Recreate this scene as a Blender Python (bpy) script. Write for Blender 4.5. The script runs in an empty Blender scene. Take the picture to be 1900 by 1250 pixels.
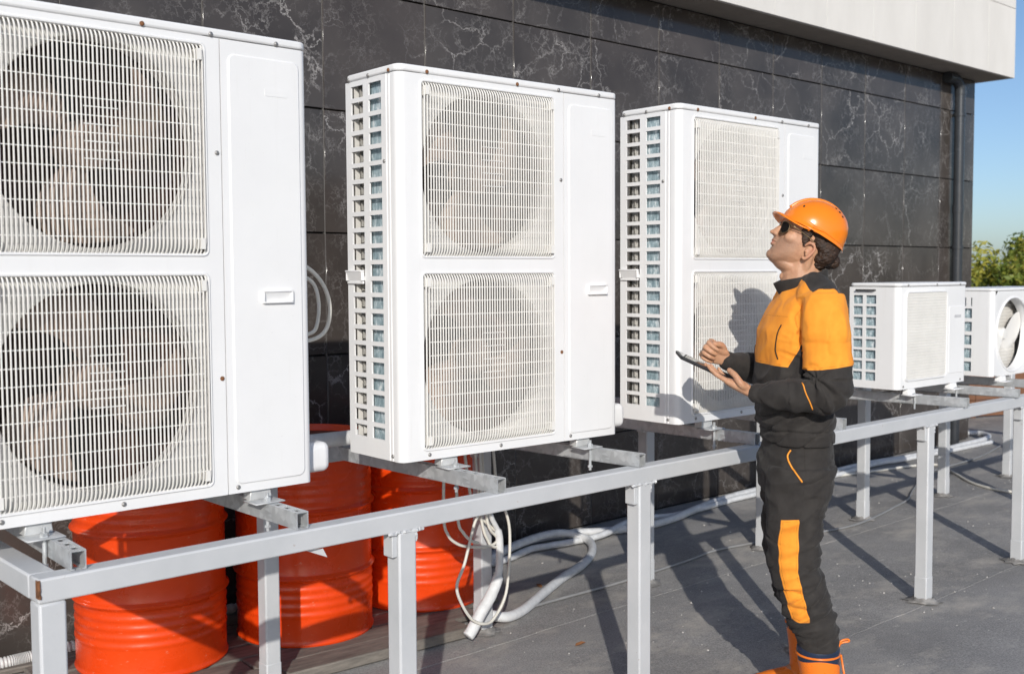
import bpy, bmesh, math, random
from mathutils import Vector, Matrix, noise
random.seed(7)
S = bpy.context.scene
COL = S.collection
R = math.radians
PI = math.pi

# ------------------------------------------------------------------ camera
YAW, PITCH, ROLL = R(42.09), R(3.37), R(-0.31)
fw = Vector((math.sin(YAW)*math.cos(PITCH), math.cos(YAW)*math.cos(PITCH), -math.sin(PITCH)))
r0 = Vector((math.cos(YAW), -math.sin(YAW), 0)); u0 = r0.cross(fw)
rt = r0*math.cos(ROLL) + u0*math.sin(ROLL); up = u0*math.cos(ROLL) - r0*math.sin(ROLL)
cam_d = bpy.data.cameras.new('camera')
cam = bpy.data.objects.new('camera', cam_d); COL.objects.link(cam)
m = Matrix.Identity(4)
for i in range(3):
    m[i][0], m[i][1], m[i][2] = rt[i], up[i], -fw[i]
m.translation = Vector((0, 0, 1.55))
cam.matrix_world = m
cam_d.sensor_width = 36; cam_d.lens = 2028/1900*36
cam_d.clip_start = 0.05; cam_d.clip_end = 6000
cam_d.dof.use_dof = True; cam_d.dof.focus_distance = 3.55; cam_d.dof.aperture_fstop = 5.0
S.camera = cam

# ------------------------------------------------------------------ light
SUN_AZ, SUN_EL = R(41.5), R(23.5)          # the way the light travels, seen from above, clockwise from +Y
world = bpy.data.worlds.new('World'); S.world = world; world.use_nodes = True
wn = world.node_tree; bg = wn.nodes['Background']
sky = wn.nodes.new('ShaderNodeTexSky'); sky.sky_type = 'NISHITA'; sky.sun_disc = False
sky.sun_elevation = SUN_EL; sky.sun_rotation = SUN_AZ + PI
sky.air_density = 0.8; sky.dust_density = 1.15; sky.ozone_density = 3.2; sky.altitude = 200
wn.links.new(sky.outputs[0], bg.inputs[0]); bg.inputs[1].default_value = 0.122
sun_d = bpy.data.lights.new('sun', 'SUN'); sun_d.energy = 3.5; sun_d.angle = R(0.53); sun_d.color = (1, 0.955, 0.88)
sun = bpy.data.objects.new('sun', sun_d); COL.objects.link(sun)
ld = Vector((math.sin(SUN_AZ)*math.cos(SUN_EL), math.cos(SUN_AZ)*math.cos(SUN_EL), -math.sin(SUN_EL)))
sun.rotation_euler = ld.to_track_quat('-Z', 'Y').to_euler(); sun.location = (-4, -5, 6)
S.view_settings.view_transform = 'Standard'; S.view_settings.look = 'None'
S.view_settings.exposure = 0.0; S.view_settings.gamma = 1.0
S.cycles.max_bounces = 8; S.cycles.use_denoising = True

# ------------------------------------------------------------------ mesh helpers
class MB:
    """collects simple solids and links them as one mesh object"""
    def __init__(s): s.v = []; s.f = []; s.mi = []; s.m = 0
    def add(s, vs, fs):
        o = len(s.v); s.v += [tuple(v) for v in vs]
        for f in fs: s.f.append([o+i for i in f]); s.mi.append(s.m)
    def box(s, x0, x1, y0, y1, z0, z1):
        s.add([(x0,y0,z0),(x1,y0,z0),(x1,y1,z0),(x0,y1,z0),(x0,y0,z1),(x1,y0,z1),(x1,y1,z1),(x0,y1,z1)],
              [(0,3,2,1),(4,5,6,7),(0,1,5,4),(1,2,6,5),(2,3,7,6),(3,0,4,7)])
    def bar(s, p, q, w, h, upv=(0,0,1)):
        p, q = Vector(p), Vector(q); d = (q-p).normalized(); upv = Vector(upv)
        sd = d.cross(upv).normalized()*w/2; uu = sd.cross(d).normalized()*h/2
        vs = [a+k*sd+l*uu for a in (p, q) for k, l in ((-1,-1),(1,-1),(1,1),(-1,1))]
        s.add(vs, [(0,3,2,1),(4,5,6,7),(0,1,5,4),(1,2,6,5),(2,3,7,6),(3,0,4,7)])
    def prism(s, poly, ax, a, b):
        """poly in the two other axes, extruded along ax from a to b"""
        n = len(poly)
        def mk(p, t):
            return {'x': (t, p[0], p[1]), 'y': (p[0], t, p[1]), 'z': (p[0], p[1], t)}[ax]
        vs = [mk(p, a) for p in poly] + [mk(p, b) for p in poly]
        s.add(vs, [tuple(range(n))[::-1], tuple(range(n, 2*n))] + [(i, (i+1) % n, n+(i+1) % n, n+i) for i in range(n)])
    def sheet(s, prof, z0, z1):
        """open vertical sheet along a plan polyline"""
        n = len(prof)
        s.add([(x, y, z0) for x, y in prof]+[(x, y, z1) for x, y in prof], [(i, i+1, n+i+1, n+i) for i in range(n-1)])
    def tube(s, pts, rad, n=8, cap=True):
        pts = [Vector(p) for p in pts]; N = len(pts); vs = []
        rad = rad if isinstance(rad, (list, tuple)) else [rad]*N
        ref = None
        for i, p in enumerate(pts):
            d = (pts[min(i+1, N-1)]-pts[max(i-1, 0)]).normalized()
            if ref is None:
                ref = Vector((0,0,1)) if abs(d.z) < .9 else Vector((1,0,0))
            ref = (ref - d*ref.dot(d)).normalized(); b = d.cross(ref)
            for k in range(n):
                a = 2*PI*k/n; vs.append(p + rad[i]*(math.cos(a)*ref + math.sin(a)*b))
        fs = [(i*n+k, i*n+(k+1) % n, (i+1)*n+(k+1) % n, (i+1)*n+k) for i in range(N-1) for k in range(n)]
        if cap: fs += [tuple(range(n))[::-1], tuple(range((N-1)*n, N*n))]
        s.add(vs, fs)
    def lathe(s, prof, n=32, c=(0,0,0), ax='z', cap0=False, cap1=False):
        vs = []
        for r, z in prof:
            for k in range(n):
                a = 2*PI*k/n; x, y = r*math.cos(a), r*math.sin(a)
                vs.append({'z': (c[0]+x, c[1]+y, c[2]+z), 'y': (c[0]+x, c[1]+z, c[2]+y), 'x': (c[0]+z, c[1]+x, c[2]+y)}[ax])
        N = len(prof)
        fs = [(i*n+k, i*n+(k+1) % n, (i+1)*n+(k+1) % n, (i+1)*n+k) for i in range(N-1) for k in range(n)]
        if cap0: fs.append(tuple(range(n))[::-1])
        if cap1: fs.append(tuple(range((N-1)*n, N*n)))
        s.add(vs, fs)
    def mesh(s, name, mats, smooth=False, fix=True):
        me = bpy.data.meshes.new(name); me.from_pydata(s.v, [], s.f); me.update()
        mats = mats if isinstance(mats, (list, tuple)) else [mats]
        for mt in mats: me.materials.append(mt)
        if any(s.mi): me.polygons.foreach_set('material_index', s.mi)
        if fix:
            bm = bmesh.new(); bm.from_mesh(me); bmesh.ops.recalc_face_normals(bm, faces=bm.faces); bm.to_mesh(me); bm.free()
        if smooth: me.polygons.foreach_set('use_smooth', [True]*len(me.polygons))
        return me
    def build(s, name, mats, parent=None, smooth=False, bevel=0, seg=2, auto=None, fix=True):
        o = link(name, s.mesh(name, mats, smooth or auto is not None, fix), parent)
        if bevel: bev(o, bevel, seg)
        if auto is not None: sharp(o.data, auto)
        return o

def sharp(me, deg=35):
    me.polygons.foreach_set('use_smooth', [True]*len(me.polygons))
    me.set_sharp_from_angle(angle=R(deg))
def bev(o, w, seg=2):
    b = o.modifiers.new('bevel', 'BEVEL'); b.width = w; b.segments = seg; b.limit_method = 'ANGLE'; b.angle_limit = R(40)
    o.data.polygons.foreach_set('use_smooth', [True]*len(o.data.polygons)); o.data.set_sharp_from_angle(angle=R(75))
    b.harden_normals = False
def link(name, me, parent=None):
    o = bpy.data.objects.new(name, me); COL.objects.link(o)
    if parent: o.parent = parent
    return o
def tag(o, label=None, cat=None, group=None, kind=None):
    if label: o['label'] = label
    if cat: o['category'] = cat
    if group: o['group'] = group
    if kind: o['kind'] = kind
    return o
def thing(name, label, cat, loc=(0,0,0), rz=0, group=None):
    o = link(name, None); o.location = loc; o.rotation_euler = (0, 0, rz); o.empty_display_size = .1
    return tag(o, label, cat, group)
def dup(o, parent=None):
    c = o.copy(); COL.objects.link(c)
    if parent: c.parent = parent
    for ch in list(o.children): dup(ch, c)
    return c
def smoothpath(pts, k=8):
    P = [Vector(p) for p in pts]; P = [P[0]*2-P[1]] + P + [P[-1]*2-P[-2]]; out = []
    for i in range(1, len(P)-2):
        for j in range(k):
            t = j/k; a, b, c, d = P[i-1:i+3]
            out.append(.5*((2*b)+(c-a)*t+(2*a-5*b+4*c-d)*t*t+(3*b-a-3*c+d)*t**3))
    return out + [P[-2]]
def rrect(x0, x1, z0, z1, r, n=5):
    out = []
    for cx, cz, a0 in ((x1-r, z1-r, 0), (x0+r, z1-r, 90), (x0+r, z0+r, 180), (x1-r, z0+r, 270)):
        for i in range(n+1):
            a = R(a0+90*i/n); out.append((cx+r*math.cos(a), cz+r*math.sin(a)))
    return out

# ------------------------------------------------------------------ materials
class NT:
    def __init__(s, name):
        s.mat = bpy.data.materials.new(name); s.mat.use_nodes = True; s.t = s.mat.node_tree
        s.b = s.t.nodes['Principled BSDF']
    def n(s, typ, **kw):
        nd = s.t.nodes.new('ShaderNode'+typ)
        for k, v in kw.items(): setattr(nd, k, v)
        return nd
    def set(s, nd, i, v):
        if isinstance(v, bpy.types.NodeSocket): s.t.links.new(v, nd.inputs[i])
        elif isinstance(v, (tuple, list)) and len(v) == 3 and nd.inputs[i].type == 'RGBA': nd.inputs[i].default_value = (*v, 1)
        else: nd.inputs[i].default_value = v
    def coord(s, kind='Object'):
        if kind == 'World': return s.n('NewGeometry').outputs['Position']
        return s.n('TexCoord').outputs[kind]
    def vmap(s, vec, scale=(1,1,1), loc=(0,0,0), rot=(0,0,0)):
        mp = s.n('Mapping'); s.set(mp, 0, vec); mp.inputs[1].default_value = loc; mp.inputs[2].default_value = rot; mp.inputs[3].default_value = scale
        return mp.outputs[0]
    def noise(s, vec, scale, detail=3, rough=.5, dist=0):
        nd = s.n('TexNoise'); s.set(nd, 'Vector', vec); nd.inputs['Scale'].default_value = scale
        nd.inputs['Detail'].default_value = detail; nd.inputs['Roughness'].default_value = rough; nd.inputs['Distortion'].default_value = dist
        return nd.outputs[0]
    def ramp(s, fac, stops):
        nd = s.n('ValToRGB'); s.set(nd, 0, fac); e = nd.color_ramp.elements
        while len(e) < len(stops): e.new(.5)
        for el, (p, c) in zip(e, stops):
            el.position = p; el.color = (*c, 1) if isinstance(c, tuple) else (c, c, c, 1)
        return nd.outputs[0]
    def rng(s, v, a, b, c=0, d=1):
        nd = s.n('MapRange'); s.set(nd, 0, v)
        for i, q in enumerate((a, b, c, d)): nd.inputs[i+1].default_value = q
        return nd.outputs[0]
    def mix(s, fac, a, b, mode='MIX'):
        nd = s.n('Mix', data_type='RGBA', blend_type=mode); s.set(nd, 0, fac); s.set(nd, 6, a); s.set(nd, 7, b); return nd.outputs[2]
    def math(s, op, a, b=0):
        nd = s.n('Math', operation=op); s.set(nd, 0, a); s.set(nd, 1, b); return nd.outputs[0]
    def bump(s, h, strength=.3, dist=.01, normal=None):
        nd = s.n('Bump'); s.set(nd, 'Height', h); nd.inputs['Strength'].default_value = strength; nd.inputs['Distance'].default_value = dist
        if normal: s.set(nd, 'Normal', normal)
        s.set(s.b, 'Normal', nd.outputs[0]); return nd.outputs[0]
    def attr(s, name):
        nd = s.n('Attribute'); nd.attribute_name = name; return nd.outputs['Fac']
    def fin(s, color=None, rough=None, metal=None, spec=None):
        if color is not None: s.set(s.b, 'Base Color', color)
        if rough is not None: s.set(s.b, 'Roughness', rough)
        if metal is not None: s.set(s.b, 'Metallic', metal)
        if spec is not None: s.set(s.b, 'Specular IOR Level', spec)
        return s.mat

def plain(name, col, rough=.5, metal=0, var=.12, scale=14, bump=0, bscale=120, spec=.5):
    t = NT(name); c = t.coord()
    n1 = t.noise(c, scale, 4, .6)
    dark = tuple(x*(1-var) for x in col); lite = tuple(min(1, x*(1+var*.5)) for x in col)
    cc = t.ramp(n1, [(.3, dark), (.7, lite)])
    if bump: t.bump(t.noise(c, bscale, 3), bump, .004)
    return t.fin(cc, t.rng(n1, .3, .7, rough*.9, rough*1.1), metal, spec)

def m_white():
    t = NT('white_enamel'); c = t.coord()
    n1 = t.noise(c, 5, 5, .6); n2 = t.noise(t.vmap(c, (30, 30, 2.0)), 1.5, 4, .6)
    a = t.ramp(n1, [(.3, (.785, .785, .785)), (.7, (.82, .82, .82))])
    streak = t.rng(n2, .58, .8, 0, .11)
    col = t.mix(streak, a, (.45, .42, .36))
    speck = t.rng(t.noise(c, 160, 2, .5), .74, .78, 0, .25)
    col = t.mix(speck, col, (.35, .32, .28))
    t.bump(t.noise(c, 260, 2), .04, .002)
    return t.fin(col, t.rng(n1, .3, .7, .30, .42))
def m_galv():
    t = NT('galvanised_steel'); c = t.coord()
    v = t.n('TexVoronoi'); t.set(v, 'Vector', c); v.inputs['Scale'].default_value = 55
    sp = t.rng(v.outputs['Color'], 0, 1, .72, 1.0)
    col = t.mix(1.0, t.ramp(t.noise(c, 18, 4), [(.3, (.56, .585, .60)), (.7, (.72, .735, .74))]), sp, 'MULTIPLY')
    return t.fin(col, t.rng(v.outputs['Color'], 0, 1, .34, .52), .45)
def m_stand():
    t = NT('grey_stand_paint'); c = t.coord('World')
    n1 = t.noise(c, 6, 5, .6)
    col = t.ramp(n1, [(.3, (.50, .515, .53)), (.7, (.57, .58, .595))])
    ch = t.rng(t.noise(c, 45, 5, .65), .69, .74, 0, .8)
    col = t.mix(ch, col, (.33, .25, .2))
    t.bump(t.noise(c, 90, 3), .06, .003)
    return t.fin(col, .42)
def m_drum():
    t = NT('orange_drum_paint'); c = t.coord('World')
    n1 = t.noise(c, 4, 5, .6)
    col = t.ramp(n1, [(.3, (.70, .050, .004)), (.7, (.80, .068, .007))])
    sc = t.rng(t.noise(t.vmap(c, (1, 1, 2.2)), 26, 7, .78), .615, .655, 0, .5)
    col = t.mix(sc, col, (.80, .30, .18))
    rust = t.rng(t.noise(c, 15, 7, .75), .66, .70, 0, .6)
    col = t.mix(rust, col, (.22, .07, .03))
    t.bump(t.noise(c, 7, 3), .22, .02)
    return t.fin(col, t.rng(n1, .3, .7, .22, .34), 0, .4)
def m_marble():
    t = NT('dark_veined_marble'); pos = t.coord('World')
    oi = t.n('ObjectInfo'); rnd = oi.outputs['Random']
    off = t.n('CombineXYZ'); t.set(off, 0, t.math('MULTIPLY', rnd, 37.)); t.set(off, 2, t.math('MULTIPLY', rnd, 91.))
    va = t.n('VectorMath', operation='ADD'); t.set(va, 0, pos); t.set(va, 1, off.outputs[0]); p = va.outputs[0]
    w = t.n('TexNoise'); t.set(w, 'Vector', p); w.inputs['Scale'].default_value = 3.6; w.inputs['Detail'].default_value = 10; w.inputs['Roughness'].default_value = .66
    sub = t.n('VectorMath', operation='SUBTRACT'); t.set(sub, 0, w.outputs[1]); sub.inputs[1].default_value = (.5, .5, .5)
    sc = t.n('VectorMath', operation='SCALE'); t.set(sc, 0, sub.outputs[0]); sc.inputs['Scale'].default_value = .34
    wp = t.n('VectorMath', operation='ADD'); t.set(wp, 0, p); t.set(wp, 1, sc.outputs[0])
    def vein(scale, width, m0, m1, ms):
        v = t.n('TexVoronoi', feature='DISTANCE_TO_EDGE'); t.set(v, 'Vector', wp.outputs[0]); v.inputs['Scale'].default_value = scale
        line = t.rng(v.outputs['Distance'], 0, width, 1, 0)
        return t.math('MULTIPLY', t.math('POWER', line, 1.6), t.rng(t.noise(p, ms, 4, .6), m0, m1))
    a = vein(4.6, .024, .47, .66, 2.6); b = vein(17, .06, .47, .68, 3.7); d3 = vein(2.1, .010, .45, .6, 1.7)
    blot = t.rng(t.noise(wp.outputs[0], 13, 8, .8), .60, .78, 0, .6)
    f = t.math('MAXIMUM', t.math('MAXIMUM', a, d3), t.math('MULTIPLY', b, .6))
    f = t.math('MAXIMUM', f, t.math('MULTIPLY', blot, t.rng(t.noise(p, 2.1, 2), .5, .62)))
    base = t.ramp(t.noise(p, 2.4, 4), [(.3, (.038, .033, .030)), (.7, (.085, .074, .067))])
    base = t.mix(t.rng(rnd, 0, 1, 0, .35), base, (.075, .058, .050))
    f = t.math('MULTIPLY', f, t.rng(t.math('FRACT', t.math('MULTIPLY', rnd, 7.3)), 0, 1, .3, 1.0))
    col = t.mix(t.math('MULTIPLY', f, .85), base, (.62, .59, .57))
    t.bump(t.noise(p, 3, 2), .02, .02)
    return t.fin(col, t.rng(t.noise(pos, 2.2, 4), .3, .7, .10, .2), 0, .5)
def m_roof():
    t = NT('roof_felt'); c = t.coord('World')
    n1 = t.noise(c, 1.3, 6, .62); n2 = t.noise(c, 150, 4, .75); n3 = t.noise(c, 7, 6, .7)
    col = t.ramp(n1, [(.3, (.285, .277, .268)), (.72, (.46, .445, .43))])
    col = t.mix(t.rng(n2, .38, .62, 0, 1), t.mix(1., col, (.55, .55, .56), 'MULTIPLY'), col)
    dust = t.rng(t.noise(t.vmap(c, (1.0, 1.7, 1)), 1.9, 8, .74), .50, .68, 0, .75)
    col = t.mix(dust, col, (.50, .46, .41))
    fl = t.rng(t.noise(t.vmap(c, (1.2, 2.2, 1)), 8, 6, .75), .60, .70, 0, .6); col = t.mix(fl, col, (.60, .575, .54))
    grit = t.rng(t.noise(c, 55, 5, .78), .665, .70, 0, .95)
    col = t.mix(grit, col, (.70, .68, .65))
    dk = t.rng(n3, .6, .74, 0, .4); col = t.mix(dk, col, (.20, .20, .205))
    t.bump(t.math('ADD', t.math('MULTIPLY', n2, .5), t.math('MULTIPLY', n3, 1.2)), .5, .014)
    return t.fin(col, t.rng(n3, .3, .7, .72, .9))
def m_wood(name, a, b):
    t = NT(name); oi = t.n('ObjectInfo')
    c = t.coord(); sh = t.n('VectorMath', operation='ADD'); t.set(sh, 0, c)
    cb = t.n('CombineXYZ'); t.set(cb, 0, t.math('MULTIPLY', oi.outputs['Random'], 30)); t.set(sh, 1, cb.outputs[0])
    n1 = t.noise(t.vmap(sh.outputs[0], (3, 14, 14)), 2.6, 8, .72)
    col = t.ramp(n1, [(.3, a), (.7, b)])
    t.bump(n1, .4, .004)
    return t.fin(col, .8)
def m_concrete():
    t = NT('pale_stone_cladding'); c = t.coord('World'); oi = t.n('ObjectInfo')
    n1 = t.noise(t.vmap(c, (1, 1, .35)), 2.6, 6, .65)
    col = t.ramp(n1, [(.3, (.69, .665, .625)), (.72, (.78, .755, .715))])
    col = t.mix(t.rng(oi.outputs['Random'], 0, 1, 0, .10), col, (.52, .51, .49))
    t.bump(t.noise(c, 60, 4), .12, .004)
    return t.fin(col, .75)
def m_coil():
    t = NT('aluminium_coil_fins'); c = t.coord()
    w = t.n('TexWave', wave_type='BANDS', bands_direction='Y'); t.set(w, 'Vector', c); w.inputs['Scale'].default_value = 95; w.inputs['Distortion'].default_value = 1.2
    n1 = t.noise(t.vmap(c, (1, 26, 9)), 2.2, 5, .7)
    col = t.ramp(n1, [(.35, (.20, .29, .33)), (.52, (.40, .52, .57)), (.66, (.92, .97, .99))])
    t.bump(w.outputs['Fac'], .5, .003)
    return t.fin(col, t.rng(n1, .3, .7, .5, .3), .25)

M = {}
M['white'] = m_white(); M['galv'] = m_galv(); M['stand'] = m_stand(); M['drum'] = m_drum()
M['marble'] = m_marble(); M['roof'] = m_roof(); M['stone'] = m_concrete(); M['coil'] = m_coil()
M['grille'] = plain('ivory_grille_plastic', (.78, .765, .73), .42, 0, .06, 9)
M['shroud'] = plain('ivory_shroud', (.68, .665, .63), .5, 0, .10, 7)
M['blade'] = plain('grey_fan_plastic', (.31, .225, .18), .55, 0, .25, 8)
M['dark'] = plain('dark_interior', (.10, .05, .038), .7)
M['black_steel'] = plain('black_motor_steel', (.03, .028, .028), .4)
M['foot'] = plain('pale_zinc_foot', (.62, .63, .63), .45, .3, .15, 30)
M['rust'] = plain('rusty_steel', (.20, .085, .035), .8, 0, .5, 60)
M['screw'] = plain('zinc_screw', (.34, .33, .32), .4, .6)
M['joint'] = plain('lit_joint_edge', (.17, .16, .15), .9)  # paler tone stands in for light catching the tile edges
M['backing'] = plain('black_joint_backing', (.012, .011, .011), .9)
M['soffit'] = plain('brown_grey_soffit', (.33, .29, .25), .8)
M['pipe_dark'] = plain('dark_grey_metal_pipe', (.055, .06, .068), .25, .3)
M['ins'] = plain('white_pipe_insulation', (.66, .67, .68), .6, 0, .16, 25, .25, 60)
M['cable'] = plain('white_cable_sheath', (.68, .66, .60), .45, 0, .12, 20)
M['wire'] = plain('grey_wire', (.32, .32, .32), .5, .3)
M['conduit'] = plain('pale_grey_conduit', (.58, .58, .57), .5)
M['tar'] = plain('tar_sealant', (.26, .25, .24), .9, 0, .5, 30, .6, 40)
M['board'] = m_wood('weathered_board', (.10, .09, .08), (.24, .215, .185))
M['fence'] = m_wood('brown_board', (.13, .055, .028), (.24, .115, .06))
M['ground'] = plain('dry_earth', (.13, .115, .07), .95, 0, .4, .05)
M['lid'] = plain('brown_drum_lid', (.16, .055, .03), .6, 0, .6, 12)  # mottled brown, darker than the drum body
M['bung'] = plain('steel_bung', (.3, .28, .26), .4, .7)
M['mark'] = plain('faint_grey_print', (.55, .55, .56), .5)
M['leafdry'] = plain('dry_leaf', (.30, .13, .05), .8)
# ------------------------------------------------------------------ ground and roof deck
g = MB(); g.add([(-3000,-3000,-.06),(3000,-3000,-.06),(3000,3000,-.06),(-3000,3000,-.06)], [(0,1,2,3)])
tag(g.build('ground', M['ground']), 'dry earth spreading away behind the roof deck', kind='structure')
deck = tag(link('roof_deck', None), 'dark grey roof felt deck with lapped seams', kind='structure')
seams = [-6, -5, -4, -3, -2.0, -.95, .1, 1.15, 2.1, 2.455, 3.035, 3.40, 4.0, 4.62, 5.6, 6.6]
for i, (a, b) in enumerate(zip(seams, seams[1:])):
    z = .002 if i % 2 else 0.0
    x0, x1 = -6, (9.9 if a < 4.5 else 9.9)
    s = MB(); n = 240; rr = random.Random(i)
    # felt strip with a slightly wavy lapped edge
    xs = [-6 + 20.5*k/n for k in range(n+1)]
    e0 = [a + rr.uniform(-.003, .003)+.012*noise.noise(Vector((k_*.13, i*7., 0))) for k_, _ in enumerate(xs)]; ov = .03 if i % 2 else 0
    vs = [(x, y-ov, z) for x, y in zip(xs, e0)] + [(x, b+ov, z) for x in xs]
    vs += [(x, y-ov, z-.006) for x, y in zip(xs, e0)] + [(x, b+ov, z-.006) for x in xs]
    N = n+1
    fs = [(k, k+1, N+k+1, N+k) for k in range(n)] + [(2*N+k, 2*N+k+1, k+1, k) for k in range(n)] + [(N+k, N+k+1, 3*N+k+1, 3*N+k) for k in range(n)]
    s.add(vs, fs); s.build('felt_sheet', M['roof'], deck)

# loose grit on the felt
rd = random.Random(21); mb = MB()
for i in range(2600):
    y = rd.uniform(1.2, 4.45); x = rd.uniform(1.2, 11)
    if noise.noise(Vector((x*1.1, y*1.1, 3))) < rd.uniform(-.25, .45): continue
    r_ = rd.choice((.0022, .003, .003, .004, .006)); a = rd.uniform(0, 6)
    c_, s_ = math.cos(a)*r_, math.sin(a)*r_
    mb.add([(x+c_, y+s_, .002), (x-s_*.8, y+c_*.8, .002), (x-c_*1.1, y-s_*1.1, .002), (x+s_*.7, y-c_*.7, .002), (x+c_*.2, y, .002+r_*rd.uniform(.7, 1.2))], [(0,1,4),(1,2,4),(2,3,4),(3,0,4)])
M['grit'] = plain('pale_grit', (.55, .53, .50), .9, 0, .5, 9)
tag(mb.build('grit', M['grit']), 'pale grit and stone crumbs scattered over the roof felt', 'grit', None, 'stuff')

# ------------------------------------------------------------------ building
bld = thing('building', 'building clad in dark veined marble tiles under a pale stone eave', 'building', (3, 4.585, 0))
bld_inv = Vector((-3, -4.585, 0))
def bpart(mb, name, mat, bevel=0, **k):
    mb.v = [(x-3, y-4.585, z) for x, y, z in mb.v]
    return mb.build(name, mat, bld, bevel=bevel, **k)
b = MB(); b.box(-4, 9.77, 4.607, 9, -.05, 3.24); bpart(b, 'wall_core', M['backing'])
zs = [0.012, .554, 1.151, 1.748, 2.346, 2.943, 3.247]
tile_me = {}
for r_ in range(6):
    for k in range(-9, 13):
        x0 = 1.67 + k*.6235; h = zs[r_+1]-zs[r_]-.008
        if r_ not in tile_me:
            t = MB(); t.box(-.3085, .3085, 0, .02, -h/2, h/2); tile_me[r_] = t.mesh('tile', M['marble'])
        o = link('tile', tile_me[r_], bld)
        o.location = (x0+.31175-3, random.uniform(-.0008, .0008), (zs[r_]+zs[r_+1])/2)
        o.rotation_euler = (random.uniform(-.0022, .0022), 0, random.uniform(-.0022, .0022))
        bev(o, .0015, 1)
for k in range(-9, 14):
    t = MB(); t.box(1.67+k*.6235-.0015, 1.67+k*.6235+.0015, 4.5865, 4.606, .012, 3.24); bpart(t, 'joint_strip', M['joint'])  # strips added in upright joints, their colour imitates sunlit tile edges
# corner returns of the tiling on the end wall
for r_ in range(6):
    for k in range(3):
        t = MB(); t.box(9.7705, 9.7795, 4.612+k*.62, 5.227+k*.62, zs[r_], zs[r_+1]-.005); bpart(t, 'tile', M['marble'])
b = MB(); b.box(-4, 9.9, 4.335, 9.2, 3.275, 4.5); bpart(b, 'eave_core', M['backing'])
for zi, (za, zb) in enumerate(((3.25, 3.853), (3.858, 4.5))):
    x1 = 9.93
    xs = [9.93] + [9.406-.63*k for k in range(22)]
    for xa, xb in zip(xs[1:], xs):
        t = MB(); t.box(xa+.0008, xb-.0008, 4.30, 4.33, za, zb); bpart(t, 'fascia_panel', M['stone'], bevel=.0012)
    for k in range(6):
        t = MB(); t.box(9.902, 9.93, 4.333+.62*k, 4.95+.62*k, za, zb); bpart(t, 'fascia_panel', M['stone'], bevel=.003)
for k in range(12):
    t = MB(); t.box(9.9-1.15*(k+1)+.003, 9.9-1.15*k, 4.332, 4.60, 3.252, 3.272); bpart(t, 'soffit_panel', M['soffit'], bevel=.002)
for k in range(4):
    t = MB(); t.box(9.782, 9.9, 4.602+k, 5.6+k, 3.252, 3.272); bpart(t, 'soffit_panel', M['soffit'])
dp = thing('downpipe', 'dark grey metal rain downpipe on the marble wall by the corner', 'downpipe', (9.36, 4.52, 0))
t = MB(); t.tube([(0,0,0), (0,0,1.2), (0,0,3.08)], .043, 20); t.build('pipe', M['pipe_dark'], dp, auto=40)
t = MB(); t.tube(smoothpath([(0,0,3.07), (-.005,0,3.14), (-.04,.01,3.19), (-.11,.02,3.205), (-.2,.02,3.205)], 5), .047, 20); t.build('elbow', M['pipe_dark'], dp, auto=50)
for z in (.5, 1.75, 2.9):
    t = MB(); t.lathe([(.044, -.015), (.05, -.015), (.05, .015), (.044, .015)], 20, (0,0,z)); t.box(-.012, .012, .044, .064, z-.012, z+.012); t.build('bracket', M['pipe_dark'], dp, auto=40)
t = MB(); t.lathe([(.044, 0), (.049, 0), (.049, .07), (.044, .07)], 20, (0,0,2.05)); t.build('socket_joint', M['pipe_dark'], dp, auto=40)

# low brown timber fence past the corner
fx = thing('timber_fence', 'low brown board fence at the far edge of the roof deck', 'fence', (9.95, 5.72, 0), math.atan2(-2.1, 5.1))
for k in range(4):
    for j in range(3):
        t = MB(); t.box(1.38*j+.004, 1.38*(j+1)-.004, 0, .024, .02+k*.172, .02+k*.172+.165); t.build('board', M['fence'], fx, bevel=.003)
for j in range(4):
    t = MB(); t.box(1.38*j-.03, 1.38*j+.03, .026, .086, -.05, .72); t.build('fence_post', M['fence'], fx)

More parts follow.
